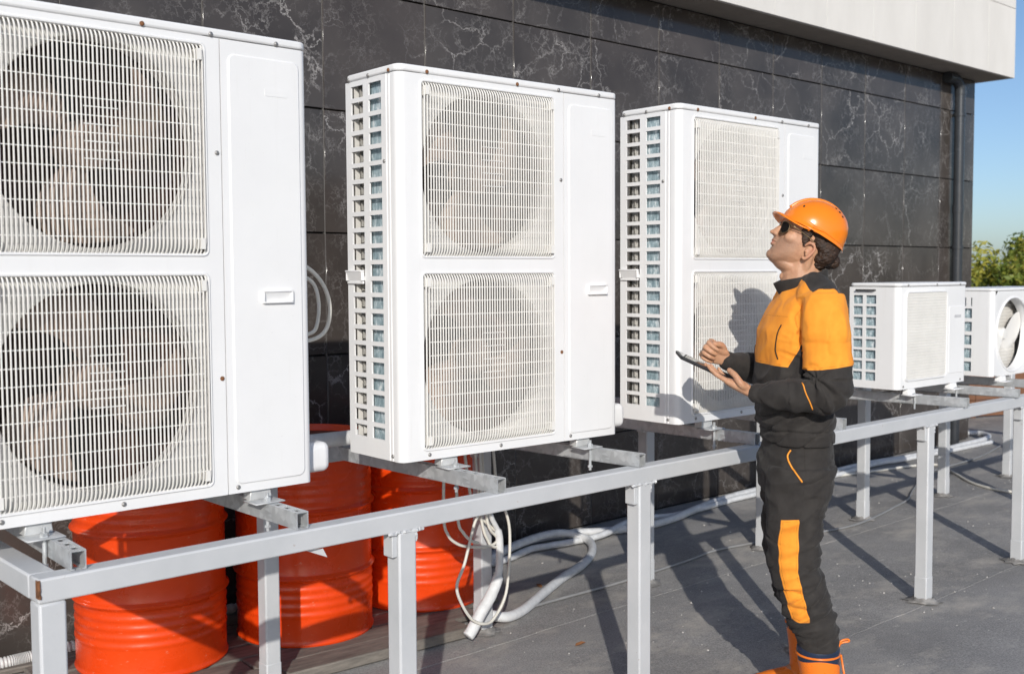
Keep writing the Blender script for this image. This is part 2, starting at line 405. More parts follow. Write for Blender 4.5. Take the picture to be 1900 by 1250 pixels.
# ------------------------------------------------------------------ shrubs beyond the deck
def leafmat(name, cols):
    t = NT(name); a = t.attr('tint')
    col = t.ramp(a, [(i/(len(cols)-1), c) for i, c in enumerate(cols)])
    t.b.inputs['Subsurface Weight'].default_value = 0
    t.fin(col, .5)
    tr = t.n('BsdfTranslucent'); t.set(tr, 0, col); ms = t.n('MixShader'); ms.inputs[0].default_value = .3
    t.t.links.new(t.b.outputs[0], ms.inputs[1]); t.t.links.new(tr.outputs[0], ms.inputs[2])
    t.t.links.new(ms.outputs[0], t.t.nodes['Material Output'].inputs[0]); return t.mat
M['leaf'] = leafmat('yellow_green_leaves', [(.06, .11, .02), (.16, .22, .035), (.29, .32, .05), (.46, .41, .07)])
M['bark'] = plain('bark', (.10, .075, .05), .9, 0, .4, 20, .5)
def shrub(loc, h, rad, label, seed, nl=11000):
    rd = random.Random(seed); s = thing('shrub', label, 'shrub', loc, 0, 'shrubs behind the roof deck')
    tr = MB(); clumps = []
    for k in range(9):
        a = rd.uniform(0, 2*PI); q = rd.uniform(.25, .95)*rad
        top = Vector((q*math.cos(a), q*math.sin(a), h*rd.uniform(.45, .93)))
        tr.tube(smoothpath([(.05*math.cos(a), .05*math.sin(a), 0), top*.4+Vector((0,0,.12)), top], 5), [.035*(1-.9*i/10) for i in range(11)], 6)
    tr.build('stem', M['bark'], s)
    for k in range(46):
        a = rd.uniform(0, 2*PI); el = rd.uniform(-.25, 1); q = rd.uniform(.55, 1)
        ce = math.sqrt(max(0, 1-el*el))
        clumps.append((Vector((q*rad*ce*math.cos(a), q*rad*ce*math.sin(a), h*.5+q*el*h*.46)), rd.uniform(.16, .34)*rad, rd.uniform(.1, .9)))
    vs, fs, tint = [], [], []
    for i in range(nl):
        c, cr, ct = rd.choice(clumps)
        d = Vector((rd.gauss(0,1), rd.gauss(0,1), rd.gauss(0,1))).normalized()*cr*rd.random()**.45
        p = c + d
        if p.z < .05: continue
        n = (d.normalized() + Vector((rd.gauss(0,.6), rd.gauss(0,.6), rd.gauss(.3,.6)))).normalized()
        u = n.orthogonal().normalized(); u.rotate(Matrix.Rotation(rd.uniform(0, 6.28), 3, n)); w = n.cross(u)
        L, W = rd.uniform(.035, .065), rd.uniform(.016, .028); o = len(vs)
        vs += [p-u*L, p+w*W+n*.006, p+u*L, p-w*W+n*.006]; fs.append((o, o+1, o+2, o+3))
        tint.append(min(1, max(0, ct + rd.gauss(0, .18))))
    me = bpy.data.meshes.new('foliage'); me.from_pydata([tuple(v) for v in vs], [], fs)
    at = me.attributes.new('tint', 'FLOAT', 'FACE'); at.data.foreach_set('value', tint); me.materials.append(M['leaf'])
    f = link('foliage', me, s); f['kind'] = 'stuff'; return s
shrub((14.75, 6.25, -.06), 2.08, 1.3, 'yellow green leafy shrub rising beside the dark building corner', 3)
shrub((15.9, 5.25, -.06), 2.5, 1.0, 'taller leafy shrub at the right picture edge behind the far unit', 9)

# ------------------------------------------------------------------ steel equipment stand
st = thing('equipment_stand', 'long grey painted steel stand of welded square tube carrying the units', 'stand', (.8, 2.425, 0))
def spart(mb, name, mat=None, bevel=0, **k):
    mb.v = [(x-.8, y-2.425, z) for x, y, z in mb.v]; return mb.build(name, mat or M['stand'], st, bevel=bevel, **k)
X0, X1 = .80, 9.1; YF, YR = 2.425, 3.511
t = MB(); t.box(X0, X1, YF, YF+.06, .835, .890); spart(t, 'front_rail', bevel=.005)
t = MB(); t.box(X0, X1, YR, YR+.06, .835, .890); spart(t, 'rear_rail', bevel=.005)
for xa in (X0, X1-.06):
    t = MB(); t.box(xa, xa+.06, YF+.0605, YR-.0005, .8345, .8895); spart(t, 'end_rail', bevel=.005)
def bead(p, q, r, seed):
    rd = random.Random(seed); p, q = Vector(p), Vector(q); n = max(4, int((q-p).length/.006)); mb = MB()
    pts = [p.lerp(q, i/n) + Vector((rd.gauss(0,.0012), rd.gauss(0,.0012), rd.gauss(0,.0012))) for i in range(n+1)]
    mb.tube(pts, [r*rd.uniform(.6, 1.25) for _ in pts], 6); return mb
fposts = [.801, 1.766, 2.768, 3.775, 4.775, 5.805, 6.80, 7.8, 8.9]
rposts = [.801, 1.956, 2.990, 4.06, 5.05, 6.11, 7.16, 8.17, 9.0]
patch_me = []
for sd in range(4):
    rd = random.Random(sd); mb = MB(); N = 18; vs = [(0,0,.006)]
    for ring, (q, z) in enumerate(((.036, .022), (.046, .012), (.058, .006), (.075, .0035))):
        for k in range(N):
            a = 2*PI*k/N; w = 1+rd.uniform(-.13, .13)*(1+ring*.4); vs.append((q*w*math.cos(a)*1.1, q*w*math.sin(a), z*rd.uniform(.8, 1.15)))
    fs = [(1+r_*N+k, 1+r_*N+(k+1) % N, 1+(r_+1)*N+(k+1) % N, 1+(r_+1)*N+k) for r_ in range(3) for k in range(N)]
    mb.add(vs, fs); patch_me.append(mb.mesh('sealant_patch', M['tar'], True))
for i, (xs_, y) in enumerate([(x, YF) for x in fposts] + [(x, YR) for x in rposts]):
    t = MB(); t.box(xs_, xs_+.06, y, y+.06, .0, .8345); po = spart(t, 'post', bevel=.006)
    t = MB(); t.box(xs_-.0012, xs_+.0612, y-.0012, y+.0612, .004, .125); spart(t, 'post_sleeve', bevel=.005)
    if xs_ > .9:
        t = MB(); t.box(xs_-.018, xs_-.0005, y+.008, y+.05, .765, .8335); spart(t, 'stub_plate', bevel=.002)
        spart(bead((xs_-.035, y+.002, .8335), (xs_+.085, y+.002, .8335), .0055, i), 'weld_bead')
        spart(bead((xs_+.061, y+.004, .80), (xs_+.061, y+.004, .833), .0045, i+50), 'weld_bead')
    o = link('sealant_patch', patch_me[i % 4], st); o.location = (xs_+.03-.8, y+.03-2.425, .003); o.rotation_euler.z = i*1.3
t = MB(); t.box(.797, .7995, YF-.003, YF+.006, .85, .889); spart(t, 'rust_patch', M['rust'])
t = bead((.803, YF-.0006, .847), (.8025, YF-.0006, .887), .004, 99); spart(t, 'rust_streak', M['rust'])

# ------------------------------------------------------------------ perforated channels across the rails
def channel_mesh():
    mb = MB(); L = 1.28; w, h, tk = .0175, .044, .003
    mb.box(-w, -w+tk, 0, L, 0, h); mb.box(w-tk, w, 0, L, 0, h)
    mb.box(-w, -.0085, 0.0004, L, -.0004, tk); mb.box(.0085, w, 0.0004, L, -.0004, tk)
    mb.box(-w+tk, -.0065, 0.0002, L, h-tk, h-.0003); mb.box(.0065, w-tk, 0.0002, L, h-tk, h-.0003)
    y = 0.0002; k = 0
    while y < L:
        e = min(L, y+(.016 if k == 0 else .022)); mb.box(-.0065, .0065, y, e, h-tk, h-.0003); y = e+.026; k += 1
    return mb.mesh('channel', M['galv'])
ch_me = channel_mesh()
chans = [(.896, 2.445, 2.5, 'first galvanised channel, on the stand corner under the nearest unit'),
         (1.470, 2.440, .0, 'galvanised channel under the right end of the nearest unit'),
         (2.150, 2.430, -.5, 'galvanised channel under the left end of the middle twin-fan unit'),
         (2.785, 2.428, -4.5, 'galvanised channel under the right end of the middle twin-fan unit'),
         (3.46, 2.44, -1.5, 'galvanised channel under the shaded left end of the third twin-fan unit'),
         (4.06, 2.43, -5, 'galvanised channel poking out behind the worker at his hip'),
         (5.13, 2.41, -6, 'galvanised channel under the left end of the small flat fronted unit'),
         (5.70, 2.41, -6, 'galvanised channel under the right end of the small flat fronted unit'),
         (6.25, 2.41, -6, 'galvanised channel under the farthest unit with the round fan')]
for x, y, a, lab in chans:
    o = tag(link('support_channel', ch_me), lab, 'channel', 'perforated channels across the stand')
    o.location = (x, y, .8912); o.rotation_euler.z = R(-a)

# ------------------------------------------------------------------ oil drums on boards
def make_drum(label):
    s = thing('oil_drum', label, 'drum', (0,0,0), 0, 'orange oil drums under the units')
    Rr = .2865
    prof = [(.02, .012), (Rr-.012, .012), (Rr-.004, .004), (Rr+.004, .003), (Rr+.006, .010), (Rr+.002, .018), (Rr, .026)]
    z = .05
    def ridge(zc, a, w):
        return [(Rr + a*(.5+.5*math.cos(PI*q/4)), zc + w*q/4) for q in range(-4, 5)]
    for zc in (.130, .165, .200, .235): prof += ridge(zc, .0030, .0165)
    prof += ridge(.280, .013, .018)
    for zc in (.36, .42, .48): prof += [(Rr, zc)]
    prof += ridge(.550, .013, .018)
    for zc in (.595, .630, .665, .700): prof += ridge(zc, .0030, .0165)
    prof += [(Rr, .805), (Rr+.002, .822), (Rr+.006, .832), (Rr+.004, .839), (Rr-.003, .840), (Rr-.008, .832), (Rr-.010, .815), (Rr-.014, .811)]
    prof.sort(key=lambda p: 0)  # keep order
    mb = MB(); mb.lathe(prof, 72); ob = mb.build('drum_body', M['drum'], s, auto=40)
    for v in ob.data.vertices:
        n = noise.noise(v.co*5.0)+.5*noise.noise(v.co*13)
        if v.co.xy.length > .2: v.co.xy *= 1+.0045*n
    mb = MB(); mb.lathe([(Rr-.013, .811), (.2, .812), (.12, .816), (.001, .817)], 48, cap1=True); mb.build('lid', M['lid'], s, auto=40)
    mb = MB(); mb.lathe([(.034, .813), (.034, .826), (.026, .828), (.001, .828)], 20, (.17, -.06, 0)); mb.build('bung', M['bung'], s, auto=40)
    mb = MB(); mb.lathe([(.02, .813), (.02, .823), (.001, .824)], 16, (-.18, .05, 0)); mb.build('bung', M['bung'], s, auto=40)
    return s
dr = make_drum('nearest orange red oil drum, under the closest unit at the left')
dr.location = (1.805, 4.15, .030); dr.rotation_euler.z = .4
for lab, loc, rz in (('middle orange oil drum standing between the other two drums', (2.45, 4.055, .030), 2.1),
                     ('farthest orange oil drum with white cables dangling in front', (3.10, 4.085, .030), 4.0)):
    d2 = dup(dr); d2['label'] = lab; d2.location = loc; d2.rotation_euler.z = rz
pal = thing('board_platform', 'weathered wooden boards laid on the felt under the orange drums', 'boards', (2.35, 4.0, .005), R(-4))
ys = [-.36, -.215, -.07, .075, .22, .365]
for k, y in enumerate(ys):
    cuts = [[-1.05, -.25, .62], [-1.1, -.3, .80], [-1.0, .3, 1.0], [-1.1, .0, 1.1], [-1.0, -.1, 1.0], [-1.1, .4, 1.1]][k]
    for a, b_ in zip(cuts, cuts[1:]):
        t = MB(); t.box(-(b_-a)/2+.004, (b_-a)/2-.004, -.0675, .0675, -.004, .040 if k == 0 else .020)
        o = t.build('board', M['board'], pal, bevel=.006); o.location = ((a+b_)/2, y-(.03 if k == 0 else 0), .006+random.uniform(-.002, .002)); o.rotation_euler = (random.uniform(-.008, .008), 0, random.uniform(-.03, .03))

# ------------------------------------------------------------------ pipes, hoses and cables
def hose(name, pts, r, mat, label, cat, group=None, k=8, n=10, wob=0):
    P = smoothpath(pts, k)
    if wob: P = [p + Vector((noise.noise(p*9)*wob, noise.noise(p*9+Vector((7,0,0)))*wob, 0)) for p in P]
    mb = MB(); mb.tube(P, r, n)
    return tag(mb.build(name, mat, None, smooth=True), label, cat, group)
hose('insulated_pipe', [(2.75,4.40,.026),(3.4,4.42,.026),(3.884,4.41,.026),(4.126,4.50,.026),(4.485,4.46,.026),(4.675,4.36,.026),(5.065,4.28,.026),(5.778,4.42,.026),(6.388,4.47,.026),(6.983,4.46,.026),(7.781,4.48,.026),(8.44,4.40,.026),(9.35,4.40,.026),(9.70,4.41,.026),(9.93,4.47,.026),(10.05,4.60,.028),(9.95,4.74,.026),(9.9,4.9,.026)], .024, M['ins'], 'long white insulated pipe lying on the felt along the wall foot', 'pipe', 'insulated pipes on the deck', 8, 10, .01)
hose('insulated_pipe', [(2.7,4.30,.024),(3.4,4.31,.024),(3.784,4.29,.024),(4.057,4.36,.024),(4.30,4.33,.024),(4.545,4.30,.03),(4.968,4.37,.05),(5.249,4.36,.026),(5.585,4.37,.022),(6.1,4.40,.022),(6.9,4.40,.022),(7.367,4.41,.022),(7.876,4.44,.024),(8.368,4.38,.022),(9.3,4.33,.02),(9.66,4.32,.02)], .019, M['ins'], 'thinner white insulated pipe twisting beside the long wall pipe', 'pipe', 'insulated pipes on the deck', 8, 10, .012)
hose('insulated_pipe', [(3.70,4.30,.045),(4.02,4.38,.065),(4.26,4.40,.070),(4.39,4.36,.055),(4.42,4.25,.03),(4.265,4.08,.026),(4.046,3.94,.026),(3.786,3.83,.026),(3.526,3.70,.026),(3.30,3.585,.026),(3.17,3.55,.03),(3.09,3.57,.05)], .023, M['ins'], 'white insulated pipe looping back over the felt towards the post', 'pipe', 'insulated pipes on the deck', 8, 12)
hose('ground_cable', [(7.3,4.40,.012),(7.75,4.30,.012),(8.1,4.22,.012),(8.25,4.10,.012),(8.0,3.85,.012),(7.70,3.55,.012),(7.62,3.25,.012),(7.9,2.9,.012)], .010, M['cable'], 'white cable curving over the felt from the wall pipes to the right', 'cable')
hose('hanging_pipe_end', [(2.974,3.455,.66),(2.988,3.45,.534),(3.030,3.45,.454),(3.039,3.45,.392),(3.038,3.45,.324),(3.028,3.45,.256),(2.991,3.45,.189),(2.933,3.45,.125),(2.882,3.45,.06),(2.859,3.45,.038)], [.011]*16+[.0165]*24+[.024]*8+[.0255]*24+[.023], M['ins'], 'thick white insulated pipe end hanging down past the rear post', 'pipe', None, 8, 12)
cab = thing('cable_coil', 'white cable loops hanging from the rear rail by the far drum', 'cable', (2.925, 3.46, .5))
def loop(pts, r=.0065):
    pts = [(x-2.95, y-3.46, z-.5) for x, y, z in pts]; mb = MB(); mb.tube(smoothpath(pts, 7), r, 8); mb.build('loop', M['cable'], cab, smooth=True)
loop([(2.80,3.49,.84),(2.777,3.47,.56),(2.791,3.46,.48),(2.83,3.455,.44),(2.877,3.45,.42),(2.951,3.44,.405),(3.02,3.45,.40),(3.06,3.46,.41),(3.075,3.46,.43),(3.0,3.47,.50),(2.94,3.475,.56),(2.90,3.49,.84)])
loop([(2.86,3.49,.84),(2.835,3.45,.55),(2.86,3.445,.48),(2.90,3.44,.44),(2.936,3.44,.425)])
loop([(2.99,3.49,.84),(2.955,3.44,.60),(2.907,3.435,.50),(2.853,3.43,.356),(2.803,3.42,.275),(2.825,3.42,.20),(2.88,3.42,.12),(2.945,3.42,.085),(3.01,3.43,.09),(3.086,3.44,.172),(3.118,3.45,.308),(3.13,3.46,.446),(3.115,3.47,.53),(3.09,3.49,.60),(3.07,3.50,.84)])
loop([(3.0,3.49,.84),(3.0,3.46,.52),(3.05,3.455,.43),(3.075,3.455,.40),(3.055,3.455,.385),(3.02,3.45,.395),(3.0,3.45,.42),(2.97,3.46,.52),(2.96,3.49,.84)])
hose('cable_loop', [(1.60,2.86,1.60),(1.72,2.93,1.60),(1.815,2.95,1.565),(1.867,2.95,1.512),(1.889,2.95,1.444),(1.875,2.95,1.376),(1.826,2.95,1.345),(1.72,2.94,1.34),(1.60,2.88,1.36)], .0065, M['cable'], 'white cable loop sticking out behind the right edge of the nearest unit', 'cable')
hose('cable_loop', [(1.60,2.88,1.57),(1.74,2.94,1.555),(1.824,2.95,1.525),(1.848,2.95,1.462),(1.842,2.95,1.394),(1.819,2.95,1.365),(1.74,2.94,1.36),(1.60,2.9,1.38)], .006, M['cable'], 'inner smaller white cable loop behind the right edge of the nearest unit', 'cable')
hose('wall_conduit', [(1.55,3.30,.975),(1.85,3.26,.972),(2.03,3.22,.975),(2.2,3.18,.98)], .026, M['ins'], 'white wrapped pipe bridging the gap between the two nearest units', 'pipe', None, 6, 12)
pts = smoothpath([(.9,4.44,.04),(1.308,4.44,.04),(1.431,4.44,.04),(1.654,4.45,.04),(2.24,4.46,.04),(2.9,4.47,.04)], 60)
mb = MB(); mb.tube(pts, [.026 if (i//2) % 2 else .0215 for i in range(len(pts))], 12)
tag(mb.build('corrugated_conduit', M['conduit'], None, auto=60), 'pale corrugated conduit along the wall foot at the lower left', 'conduit')
hose('ground_wire', [(1.6,3.74,.012),(2.064,3.70,.012),(2.327,3.645,.012),(2.743,3.60,.012),(3.031,3.585,.012),(3.434,3.625,.012),(3.969,3.615,.012),(4.521,3.645,.012),(4.9,3.67,.012),(5.587,3.52,.012),(5.995,3.475,.012),(6.6,3.57,.012),(6.874,3.63,.012),(7.246,3.78,.012),(7.9,4.0,.012),(8.8,4.05,.012),(9.6,4.2,.012)], .0075, M['wire'], 'thin grey wire running along the felt behind the posts', 'wire', None, 8, 8)
for i, (x, y, lab) in enumerate(((3.20, 3.13, 'small orange brown dry leaf on the felt below the hanging pipe'), (3.66, 3.86, 'dry brown leaf on the felt beside the looping pipe'), (7.9, 3.05, 'dry brown leaf on the felt near the right posts'))):
    mb = MB(); mb.add([(-.03,0,0),(-.01,.013,.004),(.02,.011,.006),(.034,0,.001),(.016,-.012,.005),(-.012,-.012,.003)], [(0,1,2,3),(0,3,4,5)])
    o = tag(mb.build('dry_leaf', M['leafdry']), lab, 'leaf', 'dry leaves on the deck'); o.location = (x, y, .006); o.rotation_euler.z = 1.1*i
mb = MB(); mb.add([(0,0,0),(.055,.004,-.004),(.068,.010,-.030),(.035,.006,-.012)], [(0,1,2),(0,2,3)])
o = tag(mb.build('tape_scrap', M['stand']), 'small pale scrap of tape hanging under the front rail before the middle drum', 'tape'); o.location = (1.475, 2.45, .834); o.rotation_euler.z = -.3
# ------------------------------------------------------------------ air conditioners
def frame_ring(mb, x0, x1, z0, z1, r, w, y0, y1):
    """raised rounded rectangular border, facing -y"""
    o = rrect(x0, x1, z0, z1, r); i = rrect(x0+w, x1-w, z0+w, z1-w, max(.002, r-w)); n = len(o)
    oi = rrect(x0+w*.35, x1-w*.35, z0+w*.35, z1-w*.35, max(.002, r-w*.35))
    vs = [(x, y1, z) for x, z in o] + [(x, y0, z) for x, z in oi] + [(x, y0+.0005, z) for x, z in rrect(x0+w*.7, x1-w*.7, z0+w*.7, z1-w*.7, max(.002, r-w*.7))] + [(x, y1+.004, z) for x, z in i]
    mb.add(vs, [(k*n+j, k*n+(j+1) % n, (k+1)*n+(j+1) % n, (k+1)*n+j) for k in range(3) for j in range(n)])
def hole_plate(mb, x0, x1, z0, z1, cx, cz, rad, y, lip, n=56):
    """plate with a round hole and an inward bell mouth"""
    per = []
    for k in range(n):
        a = 2*PI*k/n; c, s_ = math.cos(a), math.sin(a)
        t = min((x1-cx)/c if c > 1e-6 else ((x0-cx)/c if c < -1e-6 else 9), (z1-cz)/s_ if s_ > 1e-6 else ((z0-cz)/s_ if s_ < -1e-6 else 9))
        per.append((cx+t*c, cz+t*s_))
    rings = [[(x, y, z) for x, z in per]]
    for q, d in ((rad+.012, -.001), (rad+.004, .002), (rad, .010), (rad-.001, lip)):
        rings.append([(cx+q*math.cos(2*PI*k/n), y+d, cz+q*math.sin(2*PI*k/n)) for k in range(n)])
    vs = [v for r_ in rings for v in r_]
    mb.add(vs, [(r_*n+k, r_*n+(k+1) % n, (r_+1)*n+(k+1) % n, (r_+1)*n+k) for r_ in range(4) for k in range(n)])
def blade_mesh(r0, r1, name='fan_blade', mat=None, sweep=.62, chord0=.75, chord1=1.15):
    mb = MB(); nr, nc = 9, 8; vs = []
    for i in range(nr+1):
        t = i/nr; r_ = r0+(r1-r0)*t; ch = (chord0+(chord1-chord0)*t)*(1-.25*t**4); sw = sweep*t*t*.7
        for j in range(nc+1):
            s_ = j/nc-.5; a = s_*ch+sw
            dep = (.055*s_*-1 - .012*math.cos(s_*PI))*(.6+.6*t)
            vs.append((r_*math.cos(a), dep, r_*math.sin(a)))
    W = nc+1
    mb.add(vs, [(i*W+j, i*W+j+1, (i+1)*W+j+1, (i+1)*W+j) for i in range(nr) for j in range(nc)])
    me = mb.mesh(name, mat or M['blade'], True, fix=False); return me
def screw_mesh(mat):
    mb = MB(); mb.lathe([(.0062, 0), (.0060, -.0016), (.0044, -.0032), (.002, -.0038)], 12, ax='y', cap1=True)
    return mb.mesh('screw', mat, True)
SCREW = screw_mesh(M['screw']); SCREW_R = screw_mesh(M['rust'])

def grille_bars(x0, x1, z0, z1, pitch, bw, wires, cx, cz, bulge=.012, short=True):
    mb = MB(); n = int((x1-x0)/pitch); zz = [z0, z0+.006, z0+.016, z0+.03, z1-.03, z1-.016, z1-.006, z1]
    yy = [.004, -.004, -bulge*.8, -bulge, -bulge, -bulge*.8, -.004, .004]
    for k in range(n+1):
        x = x0+(x1-x0)*k/n; e = min(k, n-k); f = min(1, .8+e*.1); h = bw/2
        prof = [(-h*.7, .0034), (-h, .0012), (-h*.45, -.0013), (h*.45, -.0013), (h, .0012), (h*.7, .0034)]
        vs = []
        for z, y in zip(zz, yy):
            for px, py in prof: vs.append((x+px, (y if y > 0 else y*f)+py, z))
        mb.add(vs, [(i*6+j, i*6+(j+1) % 6, (i+1)*6+(j+1) % 6, (i+1)*6+j) for i in range(7) for j in range(6)])
    for z in wires:
        mb.box(x0+pitch*.9, x1-pitch*.9, -bulge+.0014, -bulge+.0034, z-.0012, z+.0012)
    if short:
        for z in wires:
            if abs(z-cz) < .075: mb.box(cx-.042, cx+.042, -bulge-.0014, -bulge+.0014, z+.0193, z+.0219)
    return mb

def make_twin(label):
    s = thing('air_conditioner', label, 'air conditioner', (0,0,0), 0, 'twin-fan air conditioners on the stand')
    W, H, D = .932, 1.213, .30; RL = .026
    gx0, gx1 = .083, .628; Z = [0.0, .030, .583, .630, 1.170, 1.189]
    # casing: rounded corner, front frame around the two grille openings, rear strips
    mb = MB()
    arc = [(RL-RL*math.cos(a), RL-RL*math.sin(a)) for a in [R(q) for q in range(0, 91, 10)]]
    side = [(.0, .085), (.0, .067), (.0022, .065), (.0022, .060), (0, .058), (0, .050), (.0022, .048), (.0022, .043), (0, .041)]
    mb.sheet(side+arc+[(gx0, 0)], 0, 1.189)
    for a, b_ in ((0, 1), (2, 3), (4, 5)): mb.box(gx0, gx1, 0, .004, Z[a], Z[b_])
    mb.sheet([(gx1, .0), (.672, 0), (.6725, .012)], 0, 1.189)
    mb.sheet([(gx0, 0), (gx0, .02)], .03, 1.17); mb.sheet([(gx1, .02), (gx1, 0)], .03, 1.17)
    mb.build('casing', M['white'], s, auto=30, fix=False)
    mb = MB()
    for za, zb in ((Z[1], Z[2]), (Z[3], Z[4])): frame_ring(mb, gx0-.006, gx1+.006, za-.004, zb+.004, .018, .010, -.0045, .0)
    mb.build('grille_border', M['white'], s, auto=40)
    # lid
    mb = MB(); mb.prism(rrect(-.003, W+.003, -.003, D+.003, .028, 7), 'z', 1.190, H); mb.build('top_cover', M['white'], s, bevel=.007, seg=3)
    mb = MB(); mb.box(.006, W-.006, .008, D-.004, .0, .012); mb.build('base_pan', M['white'], s)
    # service panel with embossed border
    mb = MB(); ar = [(W-.02+.02*math.sin(a), .02-.02*math.cos(a)) for a in [R(q) for q in range(0, 91, 15)]]
    mb.sheet([(.6745, .012), (.675, 0)]+ar+[(W, D)], 0, 1.189); sp = mb.build('service_panel', M['white'], s, auto=30)
    mb = MB(); o = rrect(.694, .908, .022, 1.155, .02); i = rrect(.6985, .9035, .0265, 1.1505, .016); n = len(o)
    mb.add([(x, .0004, z) for x, z in o]+[(x, -.0034, z) for x, z in i], [tuple(range(n, 2*n))]+[(k, (k+1) % n, n+(k+1) % n, n+k) for k in range(n)])
    mb.build('embossed_field', M['white'], sp, auto=20)
    mb = MB(); mb.prism(rrect(.80, .868, 1.055, 1.075, .004), 'y', -.0042, -.0035); mb.build('blank_badge', M['white'], sp)
    # pocket handle
    mb = MB(); hx0, hx1, hz0, hz1 = .781, .873, .503, .537
    for q in ((hx0, hx1, hz1-.004, hz1), (hx0, hx1, hz0, hz0+.004), (hx0, hx0+.005, hz0+.004, hz1-.004), (hx1-.005, hx1, hz0+.004, hz1-.004)):
        mb.box(q[0], q[1], -.0135, -.0036, q[2], q[3])
    mb.add([(hx0+.005, -.0105, hz1-.004), (hx1-.005, -.0105, hz1-.004), (hx1-.005, -.0037, hz0+.014), (hx0+.005, -.0037, hz0+.014), (hx1-.005, -.0037, hz0+.004), (hx0+.005, -.0037, hz0+.004)], [(0,1,2,3), (3,2,4,5)])
    mb.build('pocket_handle', M['white'], sp, bevel=.001, seg=1)
    # side vent panel: two columns of slots
    mb = MB(); ya = [.085, .093, .165, .197, .268, .300]; th = .006
    z_top = [1.173-.0512*k for k in range(22)]
    for p, q in ((0, 1), (2, 3), (4, 5)): mb.box(0, th, ya[p], ya[q], 0, 1.189)
    for c0, c1 in ((1, 2), (3, 4)):
        edges = [1.189] + [v for zt in z_top for v in (zt, zt-.037)] + [0]
        for k in range(0, len(edges), 2): mb.box(0, th, ya[c0], ya[c1], edges[k+1], edges[k])
    mb.build('side_vent_panel', M['white'], s)
    mb = MB(); mb.box(.0005, .0055, .184, .186, .04, 1.17); mb.build('panel_crease', M['white'], s)
    mb = MB(); y0, y1, z0, z1 = .200, .296, .548, .592
    mb.box(-.015, 0, y0, y1, z1-.006, z1); mb.box(-.012, 0, y0, y0+.006, z0+.01, z1-.006); mb.box(-.012, 0, y1-.006, y1, z0+.01, z1-.006)
    mb.add([(-.0135, y0+.006, z1-.006), (-.0135, y1-.006, z1-.006), (-.001, y1-.012, z0), (-.001, y0+.012, z0)], [(0,1,2,3)]); mb.box(-.006, 0, y0, y1, z0, z0+.009)
    mb.build('side_grip', M['white'], s, bevel=.002, seg=2)
    # coil and inner parts
    mb = MB(); mb.box(.018, .04, .084, .181, .02, 1.18); mb.build('coil', M['coil'], s)
    mb = MB(); mb.box(.05, .9, .262, .285, .02, 1.18); mb.build('rear_coil', M['black_steel'], s)
    mb = MB()
    mb.box(.024, .028, .214, .262, .02, 1.18); mb.box(.0065, .024, .2585, .2615, .02, 1.18)
    for k in range(22): mb.box(.014, .0238, .236, .239, 1.178-.0512*k-.037, 1.178-.0512*k-.012); mb.build('inner_guard', M['shroud'], s)
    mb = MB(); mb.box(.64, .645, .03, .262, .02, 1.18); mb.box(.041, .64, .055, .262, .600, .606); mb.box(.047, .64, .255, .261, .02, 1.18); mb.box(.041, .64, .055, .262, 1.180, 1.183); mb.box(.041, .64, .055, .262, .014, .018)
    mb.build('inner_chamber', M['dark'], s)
    cx = .355
    for za, zb, cz, ph in ((Z[1], Z[2], .3075, .5), (Z[3], Z[4], .9, 1.9)):
        mb = MB(); hole_plate(mb, gx0, gx1, za, zb, cx, cz, .253, .022, .05); mb.build('fan_shroud', M['shroud'], s, auto=40)
        mb = MB(); mb.lathe([(.006, -.03), (.045, -.026), (.062, -.01), (.064, .05)], 28, (cx, .095, cz), 'y', True); hub = mb.build('fan_hub', M['blade'], s, auto=40)
        for k in range(3):
            bl = link('fan_blade', BLADE, hub); bl.location = (cx, .115, cz); bl.rotation_euler = (0, ph+k*2*PI/3, 0)
        mb = MB(); mb.lathe([(.055, .15), (.055, .23)], 20, (cx, 0, cz), 'y', True, True); mb.box(cx-.02, cx+.02, .225, .245, cz-.27, cz+.27); mb.build('fan_motor', M['black_steel'], s, auto=40)
        wires = [za+.043+.0411*k*((zb-za)/.54) for k in range(12)]
        g_ = grille_bars(gx0+.008, gx1-.008, za+.004, zb-.004, .0103, .0046, wires, cx, cz).build('grille', M['grille'], s, auto=50); g_['kind'] = 'stuff'
        for qx in (gx0+.017, gx1-.017):
            for qz in (za+.03, zb-.03): o = link('grille_clip', CLIP, s); o.location = (qx, 0, qz)
    # screws
    def sc(x, y, z, rust=False, side_=False):
        o = link('screw', SCREW_R if rust else SCREW, s); o.location = (x, y, z)
        if side_: o.rotation_euler.z = -PI/2
    for x, ru in ((.105, 1), (.466, 1), (.648, 0), (.837, 0)): sc(x, -.0035, 1.196, ru)
    for y, ru in ((.045, 1), (.275, 0), (.16, 0)): sc(-.0035, y, 1.196, ru, True)
    for x in (.104, .391, .702): sc(x, -.0004, .016)
    sc(.660, -.0004, .895); sc(.662, -.0004, .309, 1); sc(0, .05, .016, 0, True); sc(0, .078, .925, 0, True)
    # feet on the channels
    for fxx in (.19, .775):
        mb = MB(); mb.box(-.045, .045, -.042, .03, -.0325, -.0285); mb.prism([(-.034, -.0283), (.034, -.0283), (.030, -.001), (-.030, -.001)], 'y', .012, .05)
        mb.v = [(x+fxx, y, z) for x, y, z in mb.v]; ft = mb.build('mounting_foot', M['foot'], s, bevel=.002, seg=1)
        mb = MB(); mb.lathe([(.005, -.11), (.005, -.005)], 8, (fxx, -.022, 0), cap0=True, cap1=True); mb.lathe([(.010, -.030), (.010, -.018)], 6, (fxx, -.022, 0), cap0=True, cap1=True); mb.lathe([(.009, -.10), (.009, -.093)], 6, (fxx, -.022, 0), cap0=True, cap1=True)
        mb.build('bolt', M['galv'], ft)
